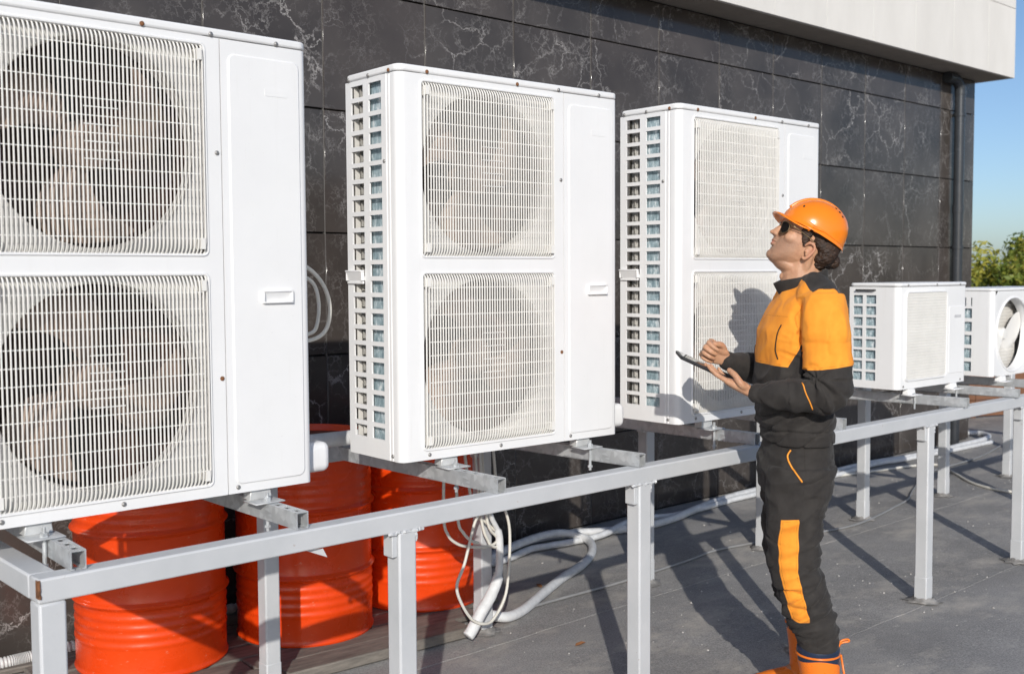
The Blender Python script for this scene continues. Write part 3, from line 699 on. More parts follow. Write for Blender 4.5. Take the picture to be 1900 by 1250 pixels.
    mb = MB(); mb.prism(rrect(.05, .13, .012, .098, .022), 'x', W, W+.092); mb.build('valve_cover', M['white'], s, bevel=.018, seg=4)
    return s
BLADE = blade_mesh(.058, .240)
_c = MB(); _c.box(-.006, .006, -.014, .02, -.014, .014); CLIP = _c.mesh('grille_clip', M['grille'])
u1 = make_twin('nearest twin-fan white air conditioner, cut off by the left picture edge')
u2 = dup(u1); u2['label'] = 'middle twin-fan white air conditioner above the orange drums, side slots in full view'
u3 = dup(u1); u3['label'] = "third twin-fan white air conditioner with the worker's shadow across its front"
u1.location = (.6877, 2.629, .968); u2.location = (1.9746, 2.692, .968); u2.rotation_euler.z = -.042
u3.location = (3.235, 2.642, .968); u3.rotation_euler.z = -.0156

def fan_guard(mb, cx, cz, rad, y, rings, spokes):
    for q in rings:
        pts = [(cx+q*math.cos(2*PI*k/40), y, cz+q*math.sin(2*PI*k/40)) for k in range(41)]; mb.tube(pts, .0016, 5, False)
    for k in range(spokes):
        a = 2*PI*k/spokes; mb.bar((cx+.04*math.cos(a), y-.002, cz+.04*math.sin(a)), (cx+rad*math.cos(a), y-.002, cz+rad*math.sin(a)), .003, .003, (0,1,0))
def small_shell(s, W, H, D, RL, x_open=None, slots='two'):
    mb = MB(); arc = [(RL-RL*math.cos(a), RL-RL*math.sin(a)) for a in [R(q) for q in range(0, 91, 10)]]
    ar = [(W-RL+RL*math.sin(a), RL-RL*math.cos(a)) for a in [R(q) for q in range(0, 91, 10)]]
    return arc, ar
def make_flat(label):
    s = thing('air_conditioner', label, 'air conditioner'); W, H, D = .685, .523, .27; RL = .03
    arc, ar = small_shell(s, W, H, D, RL)
    mb = MB(); mb.sheet([(0, .112), (0, RL+.005)]+arc+ar+[(W, D)], 0, H-.02); cs = mb.build('casing', M['white'], s, auto=30)
    mb = MB(); mb.prism(rrect(-.003, W+.003, -.003, D+.003, .03, 7), 'z', H-.0195, H); mb.build('top_cover', M['white'], s, bevel=.009, seg=3)
    # front grille field with a soft raised border
    mb = MB(); frame_ring(mb, .055, .468, .035, H-.04, .03, .013, -.010, .0); mb.build('grille_border', M['white'], s, auto=40)
    mb = MB(); x0, x1, z0, z1 = .066, .457, .046, H-.051
    n = 44
    for k in range(n): 
        xa = x0+(x1-x0)*k/n; mb.box(xa, xa+(x1-x0)/n*.62, -.006, -.002, z0, z1)
    for k in range(30):
        za = z0+(z1-z0)*(k+.3)/30; mb.box(x0, x1, -.0068, -.0015, za, za+.003)
    g_ = mb.build('grille', M['grille'], s); g_['kind'] = 'stuff'
    mb = MB(); mb.box(x0, x1, -.0012, -.0008, z0, z1); mb.build('grille_backing', M['shroud'], s)
    mb = MB(); o = rrect(.492, W-.035, .05, .40, .012); i = rrect(.495, W-.038, .053, .397, .01); n = len(o)
    mb.add([(x, -.0003, z) for x, z in o]+[(x, -.0026, z) for x, z in i], [tuple(range(n, 2*n))]+[(k, (k+1) % n, n+(k+1) % n, n+k) for k in range(n)]); mb.build('service_field', M['white'], s, auto=20)
    mb = MB(); mb.prism(rrect(.545, .615, .338, .353, .006), 'y', -.0035, -.0027); mb.build('faint_mark', M['mark'], s)
    # side slots: two columns of eight
    mb = MB(); ya = [.112, .122, .178, .196, .248, .27]; zt = [.462-.0545*k for k in range(8)]
    for p, q in ((0, 1), (2, 3), (4, 5)): mb.box(0, .005, ya[p], ya[q], 0, H-.02)
    for c0, c1 in ((1, 2), (3, 4)):
        ed = [H-.02]+[v for z in zt for v in (z, z-.042)]+[0]
        for k in range(0, len(ed), 2): mb.box(0, .005, ya[c0], ya[c1], ed[k+1], ed[k])
    mb.build('side_vent_panel', M['white'], s)
    mb = MB(); mb.box(.016, .03, .11, .26, .02, H-.03); mb.build('coil', M['coil'], s)
    mb = MB(); mb.tube([(.0, .23, .487), (-.012, .228, .487), (-.012, .13, .487), (0, .128, .487)], .0045, 8); mb.build('side_grip', M['black_steel'], s, smooth=True)
    mb = MB(); mb.box(.01, W-.01, .01, D-.004, .0, .012); mb.box(.01, W-.01, D-.004, D, 0, H-.03); mb.build('base_pan', M['white'], s)
    for x, z in ((.08, H-.012), (.36, H-.012), (.6, H-.012), (.05, .014), (.62, .014)):
        o = link('screw', SCREW, s); o.location = (x, -.0032 if z > .4 else -.0003, z)
    for fxx in (.13, .55):
        mb = MB(); mb.box(-.05, .05, -.035, .03, -.0335, -.029); mb.prism([(-.035, -.0288), (.035, -.0288), (.026, -.001), (-.026, -.001)], 'y', -.004, .03); mb.v = [(x+fxx, y, z) for x, y, z in mb.v]
        ft = mb.build('mounting_foot', M['white'], s, bevel=.002, seg=1)
        mb = MB(); mb.lathe([(.005, -.1), (.005, -.02)], 8, (fxx, -.018, 0), cap0=True, cap1=True); mb.build('bolt', M['galv'], ft)
    return s
u4 = make_flat('small white air conditioner with flat square grille and two slot columns, behind the worker')
u4.location = (4.955, 2.68, .966); u4.rotation_euler.z = -.0227
def make_round(label):
    s = thing('air_conditioner', label, 'air conditioner'); W, H, D = .80, .485, .28; RL = .025
    cx, cz, rad = .245, .225, .200
    arc, ar = small_shell(s, W, H, D, RL)
    mb = MB(); mb.sheet([(0, .10), (0, RL+.005)]+arc+[(cx-rad-.018, 0)], 0, H-.018); mb.sheet([(cx+rad+.018, 0)]+ar+[(W, D)], 0, H-.018)
    hole_plate(mb, cx-rad-.018, cx+rad+.018, 0, H-.018, cx, cz, rad, 0, .05); mb.build('casing', M['white'], s, auto=30)
    mb = MB(); mb.lathe([(rad+.014, .0), (rad+.011, -.006), (rad+.004, -.007), (rad, -.002)], 56, (cx, 0, cz), 'y'); mb.build('fan_rim', M['white'], s, auto=40)
    mb = MB(); mb.prism(rrect(-.003, W+.003, -.003, D+.003, .026, 7), 'z', H-.0175, H); mb.build('top_cover', M['white'], s, bevel=.007, seg=3)
    mb = MB(); mb.lathe([(.004, -.012), (.026, -.010), (.034, -.002), (.036, .03)], 24, (cx, .055, cz), 'y', True); hub = mb.build('fan_hub', M['grille'], s, auto=40)
    bm_ = blade_mesh(.030, .192, 'fan_blade', M['grille'], .15, 2.1, 1.75)
    for k in range(2):
        o = link('fan_blade', bm_, hub); o.location = (cx, .068, cz); o.rotation_euler = (0, .08+k*PI, 0)
    mb = MB(); mb.box(cx-rad-.01, cx+rad+.01, .10, .103, .01, H-.02); mb.build('inner_chamber', M['blade'], s)
    mb = MB()
    for k in range(26): mb.box(cx-rad+.016*k, cx-rad+.016*k+.007, .085, .092, .02, H-.03)
    for k in range(24): mb.box(cx-rad, cx+rad, .084, .0925, .03+.0185*k, .034+.0185*k)
    g_ = mb.build('inner_grid', M['shroud'], s); g_['kind'] = 'stuff'
    mb = MB(); ya = [.10, .118, .163, .28]; zt = [.372-.0735*k for k in range(5)]
    mb.box(0, .005, ya[0], ya[1], 0, H-.018); mb.box(0, .005, ya[2], ya[3], 0, H-.018)
    ed = [.385]+[v for z in zt for v in (z, z-.053)]+[0]
    for k in range(0, len(ed), 2): mb.box(0, .005, ya[1], ya[2], ed[k+1], ed[k])
    mb.box(0, .005, .126, .152, .385, .432); mb.box(0, .005, ya[1], ya[2], .432, H-.018)
    mb.build('side_vent_panel', M['white'], s)
    mb = MB(); mb.box(.016, .03, .10, .27, .02, H-.03); mb.build('coil', M['coil'], s)
    mb = MB(); mb.box(.01, W-.01, .01, D-.004, .0, .012); mb.box(.01, W-.01, D-.004, D, 0, H-.03); mb.build('base_pan', M['white'], s)
    for fxx in (.13, .66):
        mb = MB(); mb.box(-.05, .05, -.035, .03, -.0335, -.029); mb.prism([(-.035, -.0288), (.035, -.0288), (.026, -.001), (-.026, -.001)], 'y', -.004, .03); mb.v = [(x+fxx, y, z) for x, y, z in mb.v]
        mb.build('mounting_foot', M['white'], s, bevel=.002, seg=1)
    return s
u5 = make_round('farthest white air conditioner with a round open fan, at the right picture edge')
u5.location = (5.93, 2.657, .966); u5.rotation_euler.z = -.02
# ------------------------------------------------------------------ the worker
PB = Vector((3.209, 2.088, 0)); PRZ = math.atan2(.670, -.742)      # local x = the way he faces, y = his left, z = up
person = thing('person', 'person in orange and black workwear and orange hard hat looking up, holding a tablet', 'person', PB, PRZ)

def loft(mb, rings, n=20, sup=2.0):
    """rings: (centre, axis a vector, axis b vector); closed solid through ellipses / superellipses"""
    vs = []
    for c, a, b in rings:
        for k in range(n):
            t = 2*PI*k/n; cs, sn = math.cos(t), math.sin(t); e = 2/sup
            vs.append(Vector(c) + Vector(a)*math.copysign(abs(cs)**e, cs) + Vector(b)*math.copysign(abs(sn)**e, sn))
    N = len(rings)
    mb.add(vs, [(i*n+k, i*n+(k+1) % n, (i+1)*n+(k+1) % n, (i+1)*n+k) for i in range(N-1) for k in range(n)] + [tuple(range(n))[::-1], tuple(range((N-1)*n, N*n))])
def limb(mb, pts, rads, ref=(0,1,0), n=16, k=4, round_=True):
    """tapered limb; rads are (across ref, along ref) or a number"""
    P = smoothpath(pts, k); rr = [q if isinstance(q, tuple) else (q, q) for q in rads]; Q = []
    for i in range(len(rr)-1):
        for j in range(k): t = j/k; t = t*t*(3-2*t); Q.append(tuple(rr[i][h]*(1-t)+rr[i+1][h]*t for h in (0, 1)))
    Q.append(rr[-1]); rings = []
    for i, p in enumerate(P):
        d = (P[min(i+1, len(P)-1)]-P[max(i-1, 0)]).normalized(); b = Vector(ref); b = (b-d*b.dot(d)).normalized(); a = b.cross(d)
        rings.append((p, a*Q[i][0], b*Q[i][1], d))
    if round_:
        p, a, b, d = rings[0]; L = (a.length+b.length)/2
        pre = [(p-d*L*.85, a*.3, b*.3), (p-d*L*.6, a*.72, b*.72), (p-d*L*.3, a*.93, b*.93)]
        p, a, b, d = rings[-1]; L = (a.length+b.length)/2
        post = [(p+d*L*.3, a*.93, b*.93), (p+d*L*.6, a*.72, b*.72), (p+d*L*.85, a*.3, b*.3)]
        rings = pre + [r_[:3] for r_ in rings] + post
    else: rings = [r_[:3] for r_ in rings]
    loft(mb, rings, n)
def blob(mb, c, ax, n=14):
    """ellipsoid with three axis vectors"""
    c = Vector(c); A, B, C_ = [Vector(q) for q in ax]; rings = []
    for i in range(1, n):
        t = PI*i/n; rings.append((c - C_*math.cos(t), A*math.sin(t), B*math.sin(t)))
    loft(mb, rings, n+2)
def fuse(name, mb, voxel, smooth_it, mats, parent, fac=.5, post=None):
    """one continuous skin round overlapping solids"""
    tmp = bpy.data.objects.new('tmp', mb.mesh('tmp', [])); COL.objects.link(tmp)
    r_ = tmp.modifiers.new('r', 'REMESH'); r_.mode = 'VOXEL'; r_.voxel_size = voxel; r_.use_smooth_shade = True
    if smooth_it: q = tmp.modifiers.new('s', 'SMOOTH'); q.factor = fac; q.iterations = smooth_it
    dg = bpy.context.evaluated_depsgraph_get(); me = bpy.data.meshes.new_from_object(tmp.evaluated_get(dg))
    bpy.data.objects.remove(tmp); me.name = name
    me.materials.clear()
    for mt in (mats if isinstance(mats, list) else [mats]): me.materials.append(mt)
    me.polygons.foreach_set('use_smooth', [True]*len(me.polygons))
    return link(name, me, parent)
def fattr(me, name, vals):
    at = me.attributes.new(name, 'FLOAT', 'POINT'); at.data.foreach_set('value', vals)
def displace(me, fn):
    nrm = [v.normal.copy() for v in me.vertices]
    for v, n in zip(me.vertices, nrm): v.co += n*fn(v.co, n)
    me.update()
def ridge(p, f, seed=0):
    q = Vector((p.x*f[0]+seed, p.y*f[1]+seed*1.7, p.z*f[2]-seed)); return 1-2*abs(noise.noise(q))
def crease(p, f, w=.16, seed=0):
    q = Vector((p.x*f[0]+seed, p.y*f[1]+seed*1.7, p.z*f[2]-seed)); n_ = noise.noise(q)
    return -max(0, 1-abs(n_)/w)**1.3 * sstep(-.15, .25, noise.noise(q*.45+Vector((9, 3, 1))))
def bell(x, c, w): return math.exp(-((x-c)/w)**2)
def sstep(a, b, x):
    t = min(1, max(0, (x-a)/(b-a))); return t*t*(3-2*t)
def interp(z, tab):
    if z <= tab[0][0]: return tab[0][1]
    for (a, va), (b, vb) in zip(tab, tab[1:]):
        if z <= b: return va+(vb-va)*(z-a)/(b-a)
    return tab[-1][1]

# ---- materials
def fabric(name, mask=False):
    t = NT(name); c = t.coord(); n1 = t.noise(c, 22, 4, .6); n2 = t.noise(t.vmap(c, (1, 1, 2)), 900, 1)
    blk = t.ramp(n1, [(.3, (.026, .023, .0215)), (.7, (.041, .037, .034))])
    if mask:
        org = t.ramp(n1, [(.3, (.84, .285, .026)), (.7, (.90, .34, .036))])
        blk = t.mix(t.rng(t.attr('orange'), -.0006, .0006), blk, org)
        st_ = t.rng(t.attr('stitch'), 0, .0016, 1, 0); blk = t.mix(t.math('MULTIPLY', st_, .75), blk, t.mix(1., blk, (.45, .35, .3), 'MULTIPLY'))
    t.bump(t.math('ADD', n2, t.math('MULTIPLY', t.noise(c, 60, 4), 1.2)), .25, .0022)
    t.b.inputs['Sheen Weight'].default_value = .06
    return t.fin(blk, .82, 0, .25)
M['workwear'] = fabric('workwear_cloth', True)
M['blackcloth'] = fabric('black_cloth')
def m_skin():
    t = NT('skin'); c = t.coord(); n1 = t.noise(c, 38, 6, .7)
    col = t.ramp(n1, [(.3, (.44, .225, .13)), (.7, (.57, .325, .20))])
    col = t.mix(t.math('MULTIPLY', t.attr('stubble'), t.rng(t.noise(c, 420, 2), .3, .7, .35, .8)), col, (.20, .125, .09))
    col = t.mix(t.attr('flush'), col, (.58, .21, .14))
    t.b.inputs['Subsurface Weight'].default_value = .12; t.b.inputs['Subsurface Radius'].default_value = (.012, .004, .002); t.b.inputs['Subsurface Scale'].default_value = .5
    t.bump(t.noise(c, 170, 4, .7), .35, .0022)
    return t.fin(col, .48, 0, .4)
M['skin'] = m_skin()
M['hair'] = plain('dark_brown_hair', (.042, .020, .010), .55, 0, .7, 90, .8, 260)
M['helmet'] = plain('orange_helmet_plastic', (.86, .225, .012), .22, 0, .04, 12)
M['lens'] = plain('dark_mirror_lens', (.02, .018, .016), .06, 0, .05, 5)
M['lens'].node_tree.nodes['Principled BSDF'].inputs['Metallic'].default_value = .5
M['brass'] = plain('thin_metal_frame', (.30, .22, .12), .3, .9)
M['navy'] = plain('navy_rubber', (.018, .03, .062), .3, 0, .2, 20)
M['oboot'] = plain('orange_rubber', (.85, .20, .018), .32, 0, .08, 14)
M['piping'] = plain('orange_piping', (.90, .33, .03), .6)
M['tablet'] = plain('black_tablet_case', (.018, .018, .02), .4)
M['screen'] = plain('glossy_tablet_screen', (.02, .022, .025), .06)

# ---- body: head, neck, arms, hands and legs in one skin
body = MB()
EAR = Vector((0, 0, 1.608)); TILT = R(23)
HF = Vector((math.cos(TILT), 0, math.sin(TILT))); HU = Vector((-math.sin(TILT), 0, math.cos(TILT))); HY = Vector((0,1,0))
def hp(x, y, z): return EAR + HF*x + HY*y + HU*z
prof = [(-.064, .092, .060, .016), (-.056, .103, .035, .030), (-.045, .107, .005, .043), (-.030, .107, -.035, .054), (-.012, .104, -.060, .061), (.006, .103, -.074, .065),
        (.024, .1005, -.083, .069), (.040, .096, -.089, .071), (.055, .093, -.093, .073), (.072, .099, -.096, .0755), (.095, .100, -.097, .077), (.12, .092, -.092, .073), (.142, .072, -.075, .062), (.158, .042, -.045, .042), (.165, .01, -.01, .015)]
rings = [(hp((f+b)/2, 0, z), HF*(f-b)/2, HY*w) for z, f, b, w in prof]
loft(body, rings, 28, 2.35)
# nose, lips, chin, brows, cheekbones
loft(body, [(hp(.093, 0, .074), HF*.008, HY*.009), (hp(.099, 0, .060), HF*.010, HY*.0095), (hp(.107, 0, .044), HF*.013, HY*.0115), (hp(.1115, 0, .032), HF*.0155, HY*.0155), (hp(.110, 0, .0235), HF*.014, HY*.016), (hp(.106, 0, .0195), HF*.010, HY*.012)], 14)
blob(body, hp(.1225, 0, .0285), (HF*.0085, HY*.0085, HU*.0080))
for sg in (-1, 1):
    blob(body, hp(.110, sg*.011, .0265), (HF*.010, HY*.0065, HU*.0075))
    blob(body, hp(.089, sg*.030, .076), (HF*.013, HY*.024, HU*.008))
    blob(body, hp(.060, sg*.044, .028), (HF*.030, HY*.019, HU*.026))
    blob(body, hp(.084, sg*.031, .055), (HF*.011, HY*.013, HU*.010))
blob(body, hp(.1055, 0, .0045), (HF*.0095, HY*.021, HU*.0050))
blob(body, hp(.1045, 0, -.0075), (HF*.0092, HY*.018, HU*.0058))
blob(body, hp(.103, 0, .0125), (HF*.0085, HY*.022, HU*.007))
blob(body, hp(.099, 0, -.042), (HF*.0145, HY*.020, HU*.016))
# ears
for sg in (-1, 1):
    pts = [hp(.010+q[0], sg*(.073+q[2]), q[1]) for q in ((.003,-.018,0), (-.004,-.022,.003), (-.012,-.012,.008), (-.019,.006,.012), (-.020,.022,.014), (-.010,.032,.013), (.003,.030,.008), (.009,.020,.002))]
    limb(body, pts, [.0045, .006, .0055, .005, .005, .005, .0048, .004], (0, 0, 1), 10, 4)
    blob(body, hp(-.001, sg*.075, .006), (HF*.013+HY*sg*-.005, HY*.006, HU*.021))
    blob(body, hp(.011, sg*.0745, .004), (HF*.004, HY*.005, HU*.006))
# neck and hidden core
limb(body, [(-.030, 0, 1.625), (-.004, 0, 1.57), (.004, 0, 1.50), (-.02, 0, 1.40)], [(.060, .055), (.065, .056), (.067, .062), (.07, .09)], (0,1,0), 22)
limb(body, [hp(.082, 0, -.050), hp(.045, 0, -.056), (.006, 0, 1.55)], [(.016, .026), (.024, .040), (.05, .05)], (0,1,0), 16)
blob(body, (.066, 0, 1.532), ((.011,0,0), (0,.011,0), (0,0,.014)))
for sg in (-1, 1): limb(body, [hp(-.012, sg*.058, -.010), (.005, sg*.045, 1.55), (.045, sg*.014, 1.488)], [.014, .013, .011])
limb(body, [(-.02,0,1.42), (.02,0,1.25), (.03,0,1.08), (.02,0,.95)], [(.07,.12), (.075,.12), (.08,.11), (.08,.12)])
SHL, ELL, WRL = Vector((-.030, .170, 1.425)), Vector((-.030, .232, 1.160)), Vector((.190, .135, 1.155))
SHR, ELR, WRR = Vector((-.020, -.170, 1.42)), Vector((.045, -.225, 1.190)), Vector((.238, -.085, 1.245))
limb(body, [SHL, (-.025, .205, 1.30), ELL], [.045, .043, .036]); limb(body, [ELL, (.085, .198, 1.151), WRL], [.034, .027, (.021, .025)])
limb(body, [SHR, (.01, -.20, 1.30), ELR], [.045, .043, .036]); limb(body, [ELR, (.15, -.163, 1.213), WRR], [.034, .027, .023])
NL = dict(hip=(.012, .09, .90), kn=(.044, .10, .56), an=(-.058, .095, .11)); NR = dict(hip=(.008, -.09, .90), kn=(.002, -.175, .56), an=(-.088, -.23, .11))
for q in (NL, NR):
    limb(body, [q['hip'], q['kn']], [.055, .04]); limb(body, [q['kn'], q['an']], [.038, .030]); limb(body, [q['an'], (q['an'][0]+.10, q['an'][1], .05)], [.034, .03])

def hand(mb, W, d, n, thumb, fingers, th, scale=1.0, pw=.040):
    """W wrist, d towards the knuckles, n out of the palm, thumb side vector; fingers: per finger three bend angles"""
    d = Vector(d).normalized(); n = Vector(n); n = (n-d*n.dot(d)).normalized(); s_ = d.cross(n).normalized()
    if s_.dot(Vector(thumb)) < 0: s_ = -s_
    s = scale; PL = .088*s
    loft(mb, [(W-d*.02*s, s_*.024*s, n*.020*s), (W+d*.006*s, s_*.026*s, n*.0195*s), (W+d*.03*s, s_*.036*s, n*.0185*s), (W+d*.06*s, s_*pw*s, n*.0165*s), (W+d*.083*s, s_*pw*s, n*.0135*s), (W+d*.092*s, s_*(pw-.004)*s, n*.0105*s)], 18, 2.6)
    blob(mb, W+d*.036*s+s_*.022*s+n*.010*s, (d*.032*s, s_*.016*s, n*.014*s))
    lens = [(.043, .026, .020), (.047, .030, .021), (.043, .027, .020), (.034, .021, .018)]
    for i, (bends, L) in enumerate(zip(fingers, lens)):
        off = (.0285-.019*i)*s; p = W+d*(PL-.006*abs(i-1.2))*s+s_*off; a = 0; spread = (1.5-i)*R(2.5)
        dirn = (d*math.cos(spread)+s_*math.sin(spread)).normalized(); ps = [p-dirn*.022*s, p]
        for b_, l in zip(bends, L):
            a += R(b_); v = dirn*math.cos(a)+n*math.sin(a); p = p+v*l*s; ps.append(p)
        rad = [.0098, .0094, .0086, .0080, .0066] if i < 3 else [.0086, .0082, .0075, .007, .006]
        rad = [q*s for q in rad]
        P = []; Rr = []
        for j in range(len(ps)-1):
            for q in range(4): t = q/4; P.append(ps[j].lerp(ps[j+1], t)); Rr.append(rad[j]*(1-t)+rad[j+1]*t)
        P.append(ps[-1]); Rr.append(rad[-1])
        mid = list(P)
        for j in range(1, len(P)-1): P[j] = mid[j]*.5+(mid[j-1]+mid[j+1])*.25
        rg = []
        for j, q in enumerate(P):
            v = (P[min(j+1, len(P)-1)]-P[max(j-1, 0)]).normalized(); b_ = (s_-v*s_.dot(v)).normalized(); a_ = b_.cross(v); rg.append((q, a_*Rr[j], b_*Rr[j]))
        q, a_, b_ = rg[-1]; v = (P[-1]-P[-2]).normalized(); rg += [(q+v*Rr[-1]*.5, a_*.8, b_*.8), (q+v*Rr[-1]*.9, a_*.35, b_*.35)]
        loft(mb, rg, 12)
    # thumb from the side of the palm
    pts = [W+d*.018*s+s_*.018*s+n*.004*s] + [W+d*q[0]*s+s_*q[1]*s+n*q[2]*s for q in th]
    limb(mb, pts, [.0135*s, .0125*s, .0105*s, .0095*s, .0075*s][:len(pts)], n, 12, 4)
TC = Vector((.326, .022, 1.2285)); TU = Vector((.907, 0, .421)); TV = Vector((0, .995, -.08)); TV = (TV-TU*TV.dot(TU)).normalized(); TN = TU.cross(TV)
hand(body, WRL+Vector((.006, -.004, .000)), (.80, -.42, .36), (-.40, .05, .9), (0, 1, .2), [(8, 10, 8), (6, 10, 8), (8, 12, 8), (10, 14, 10)],
     [(.035, .040, .012), (.064, .042, .030), (.092, .030, .037)], .98)
hand(body, WRR, (.86, .06, .50), (.05, .95, -.28), (-.3, 0, 1), [(62, 78, 40), (70, 85, 45), (74, 85, 45), (76, 84, 45)],
     [(.045, .038, .014), (.070, .036, .030), (.086, .022, .042)], .98)
bo = fuse('body', body, .0026, 3, M['skin'], person, .4)
sb, fl = [], []
for v in bo.data.vertices:
    q = v.co-EAR; x, y, z = q.dot(HF), q.y, q.dot(HU)
    s_ = sstep(.02, .07, x)*sstep(.028, .012, z)*sstep(-.085, -.06, z) if abs(y) < .09 and v.co.z > 1.5 else 0
    mou = bell(z, .0125, .0085)*sstep(.080, .098, x)*sstep(.042, .032, abs(y))
    sb.append(min(1, s_*.85 + mou*1.4)); 
    lip = (bell(z, -.002, .007)*sstep(.104, .110, x)*.7 if abs(y) < .024 else 0) + (.35*bell(z, .006, .03)*sstep(.074, .084, abs(y)) if -.03 < x < .03 and v.co.z > 1.5 else 0)
    fl.append(min(1, lip))
fattr(bo.data, 'stubble', sb); fattr(bo.data, 'flush', fl)

# ---- hair under the hat, with a small bun
hb = MB()
hp_prof = [(-.032, -.03, -.071, .050), (-.018, -.022, -.083, .058), (.0, -.022, -.095, .0755), (.02, -.022, -.101, .0795), (.035, .01, -.106, .0815), (.055, .030, -.106, .081), (.072, .040, -.100, .079)]
loft(hb, [(hp((f+b)/2, 0, z), HF*(f-b)/2, HY*w) for z, f, b, w in hp_prof], 26, 2.6)
for sg in (-1, 1): limb(hb, [hp(.030, sg*.0745, .066), hp(.026, sg*.0735, .045), hp(.022, sg*.0715, .022)], [(.022, .005), (.014, .0045), (.007, .003)], (0,1,0), 10)
blob(hb, hp(-.108, 0, .014), (HF*.021, HY*.024, HU*.022)); blob(hb, hp(-.100, 0, .002), (HF*.016, HY*.02, HU*.014))
ho = fuse('hair', hb, .003, 2, M['hair'], person)
displace(ho.data, lambda p, n: .0032*ridge(p, (60, 60, 130)) + .0022*noise.noise(p*190))
# ---- hard hat
hat = MB(); NH = 44
def hatring(z, xf, xb, w, dz=0, sup=2.2):
    """ring in the head frame; dz lifts the front"""
    out = []
    for k in range(NH):
        t = 2*PI*k/NH; cs, sn = math.cos(t), math.sin(t); e = 2/sup
        x = (xf+xb)/2 + (xf-xb)/2*math.copysign(abs(cs)**e, cs); y = w*math.copysign(abs(sn)**e, sn)
        out.append(hp(x, y, z + dz*(x-xb)/(xf-xb)))
    return out
hr = [(.050, .118, -.122, .104, .034), (.058, .112, -.117, .0985, .034), (.066, .108, -.1145, .095, .034), (.085, .108, -.115, .0945, .024), (.108, .103, -.1135, .0915, .014), (.130, .092, -.108, .085, .008), (.150, .078, -.097, .075, .004), (.168, .058, -.078, .059, .002), (.180, .036, -.054, .041, .001), (.187, .014, -.028, .020, 0), (.189, -.002, -.010, .005, 0)]
rg = [hatring(*q) for q in hr]
inn = [hatring(z+.002, f-.004, b+.004, w-.004, dz) for z, f, b, w, dz in hr[:8]]
allr = inn[::-1] + rg
vs = [v for r_ in allr for v in r_]
hat.add(vs, [(i*NH+k, i*NH+(k+1) % NH, (i+1)*NH+(k+1) % NH, (i+1)*NH+k) for i in range(len(allr)-1) for k in range(NH)] + [tuple(range((len(allr)-1)*NH, len(allr)*NH))])
hho = hat.build('hard_hat', M['helmet'], person, smooth=True)
sd = hho.modifiers.new('sub', 'SUBSURF'); sd.levels = sd.render_levels = 1
br = MB(); vs = []; nb = 18                                         # peak
for j, (dx, dzz) in enumerate(((-.012, .003), (.010, .001), (.026, -.001), (.036, -.004), (.037, -.0065), (.030, -.006), (.010, -.004), (-.012, -.002))):
    for k in range(nb+1):
        t = R(-74+148*k/nb); q = max(0, math.cos(t*1.18))**.7
        x = -.003+.113*math.cos(t); y = .096*math.sin(t); ex = dx*q if dx > 0 else dx
        vs.append(hp(x+ex*math.cos(t)*.98, y+ex*math.sin(t)*.8, .050+.034*(x+.122)/.24+.006+dzz-(.020*q if dx > 0 else .004)*math.sin(t)**2+(.009*q*math.cos(t)**2 if dx > 0 else 0)))
W_ = nb+1; br.add(vs, [(j*W_+k, j*W_+k+1, (j+1)*W_+k+1, (j+1)*W_+k) for j in range(7) for k in range(nb)])
br.build('peak', M['helmet'], hho, smooth=True)
rb = MB()                                                          # crown ridge and rain gutter
def onhat(th, y):
    z = interp(th, [(0, .0), (1, 1)]); return None
rb.tube(smoothpath([hp(.100, 0, .128), hp(.082, 0, .152), (hp(.055, 0, .1735)), hp(.02, 0, .1865), hp(-.02, 0, .1885), hp(-.058, 0, .1775), hp(-.088, 0, .158), hp(-.106, 0, .134)], 5), .0055, 8)
for sg in (-1, 1): rb.tube(smoothpath([hp(.098, sg*.030, .116), hp(.070, sg*.068, .102), hp(.02, sg*.0935, .090), hp(-.04, sg*.0915, .078), hp(-.085, sg*.068, .070), hp(-.112, sg*.025, .066)], 5), .0028, 8)
rb.build('ridge', M['helmet'], hho, smooth=True)
from mathutils.bvhtree import BVHTree
HB = BVHTree.FromPolygons([v.co.copy() for v in hho.data.vertices], [tuple(p.vertices) for p in hho.data.polygons])
for (x, z) in ((-.034, .176), (-.048, .168), (-.062, .157), (.070, .140)):
    v_ = MB(); p_ = HB.ray_cast(hp(x, .4, z), Vector((0, -1, 0)))[0]; nn = (p_-hp(-.005, 0, .085)).normalized(); u_ = nn.orthogonal().normalized(); w_ = nn.cross(u_)
    loft(v_, [(p_-nn*.004, u_*.0042, w_*.0030), (p_+nn*.0012, u_*.0042, w_*.0030)], 10); v_.build('vent_slot', M['backing'], hho)
v_ = MB(); p_ = hp(.008, .0975, .083); v_.bar(p_-HF*.018, p_+HF*.018, .005, .006, (0, 0, 1)); v_.bar(p_-HF*.016-HU*.012, p_+HF*.010-HU*.012, .005, .004, (0, 0, 1)); v_.build('side_slot', M['helmet'], hho, bevel=.0015)
st2 = MB(); st2.tube(smoothpath([hp(.036, .0885, .080), hp(.035, .0895, .070), hp(.032, .0890, .067), hp(.029, .0885, .075)], 4), .0022, 8); st2.build('strap_clip', M['helmet'], hho, smooth=True)
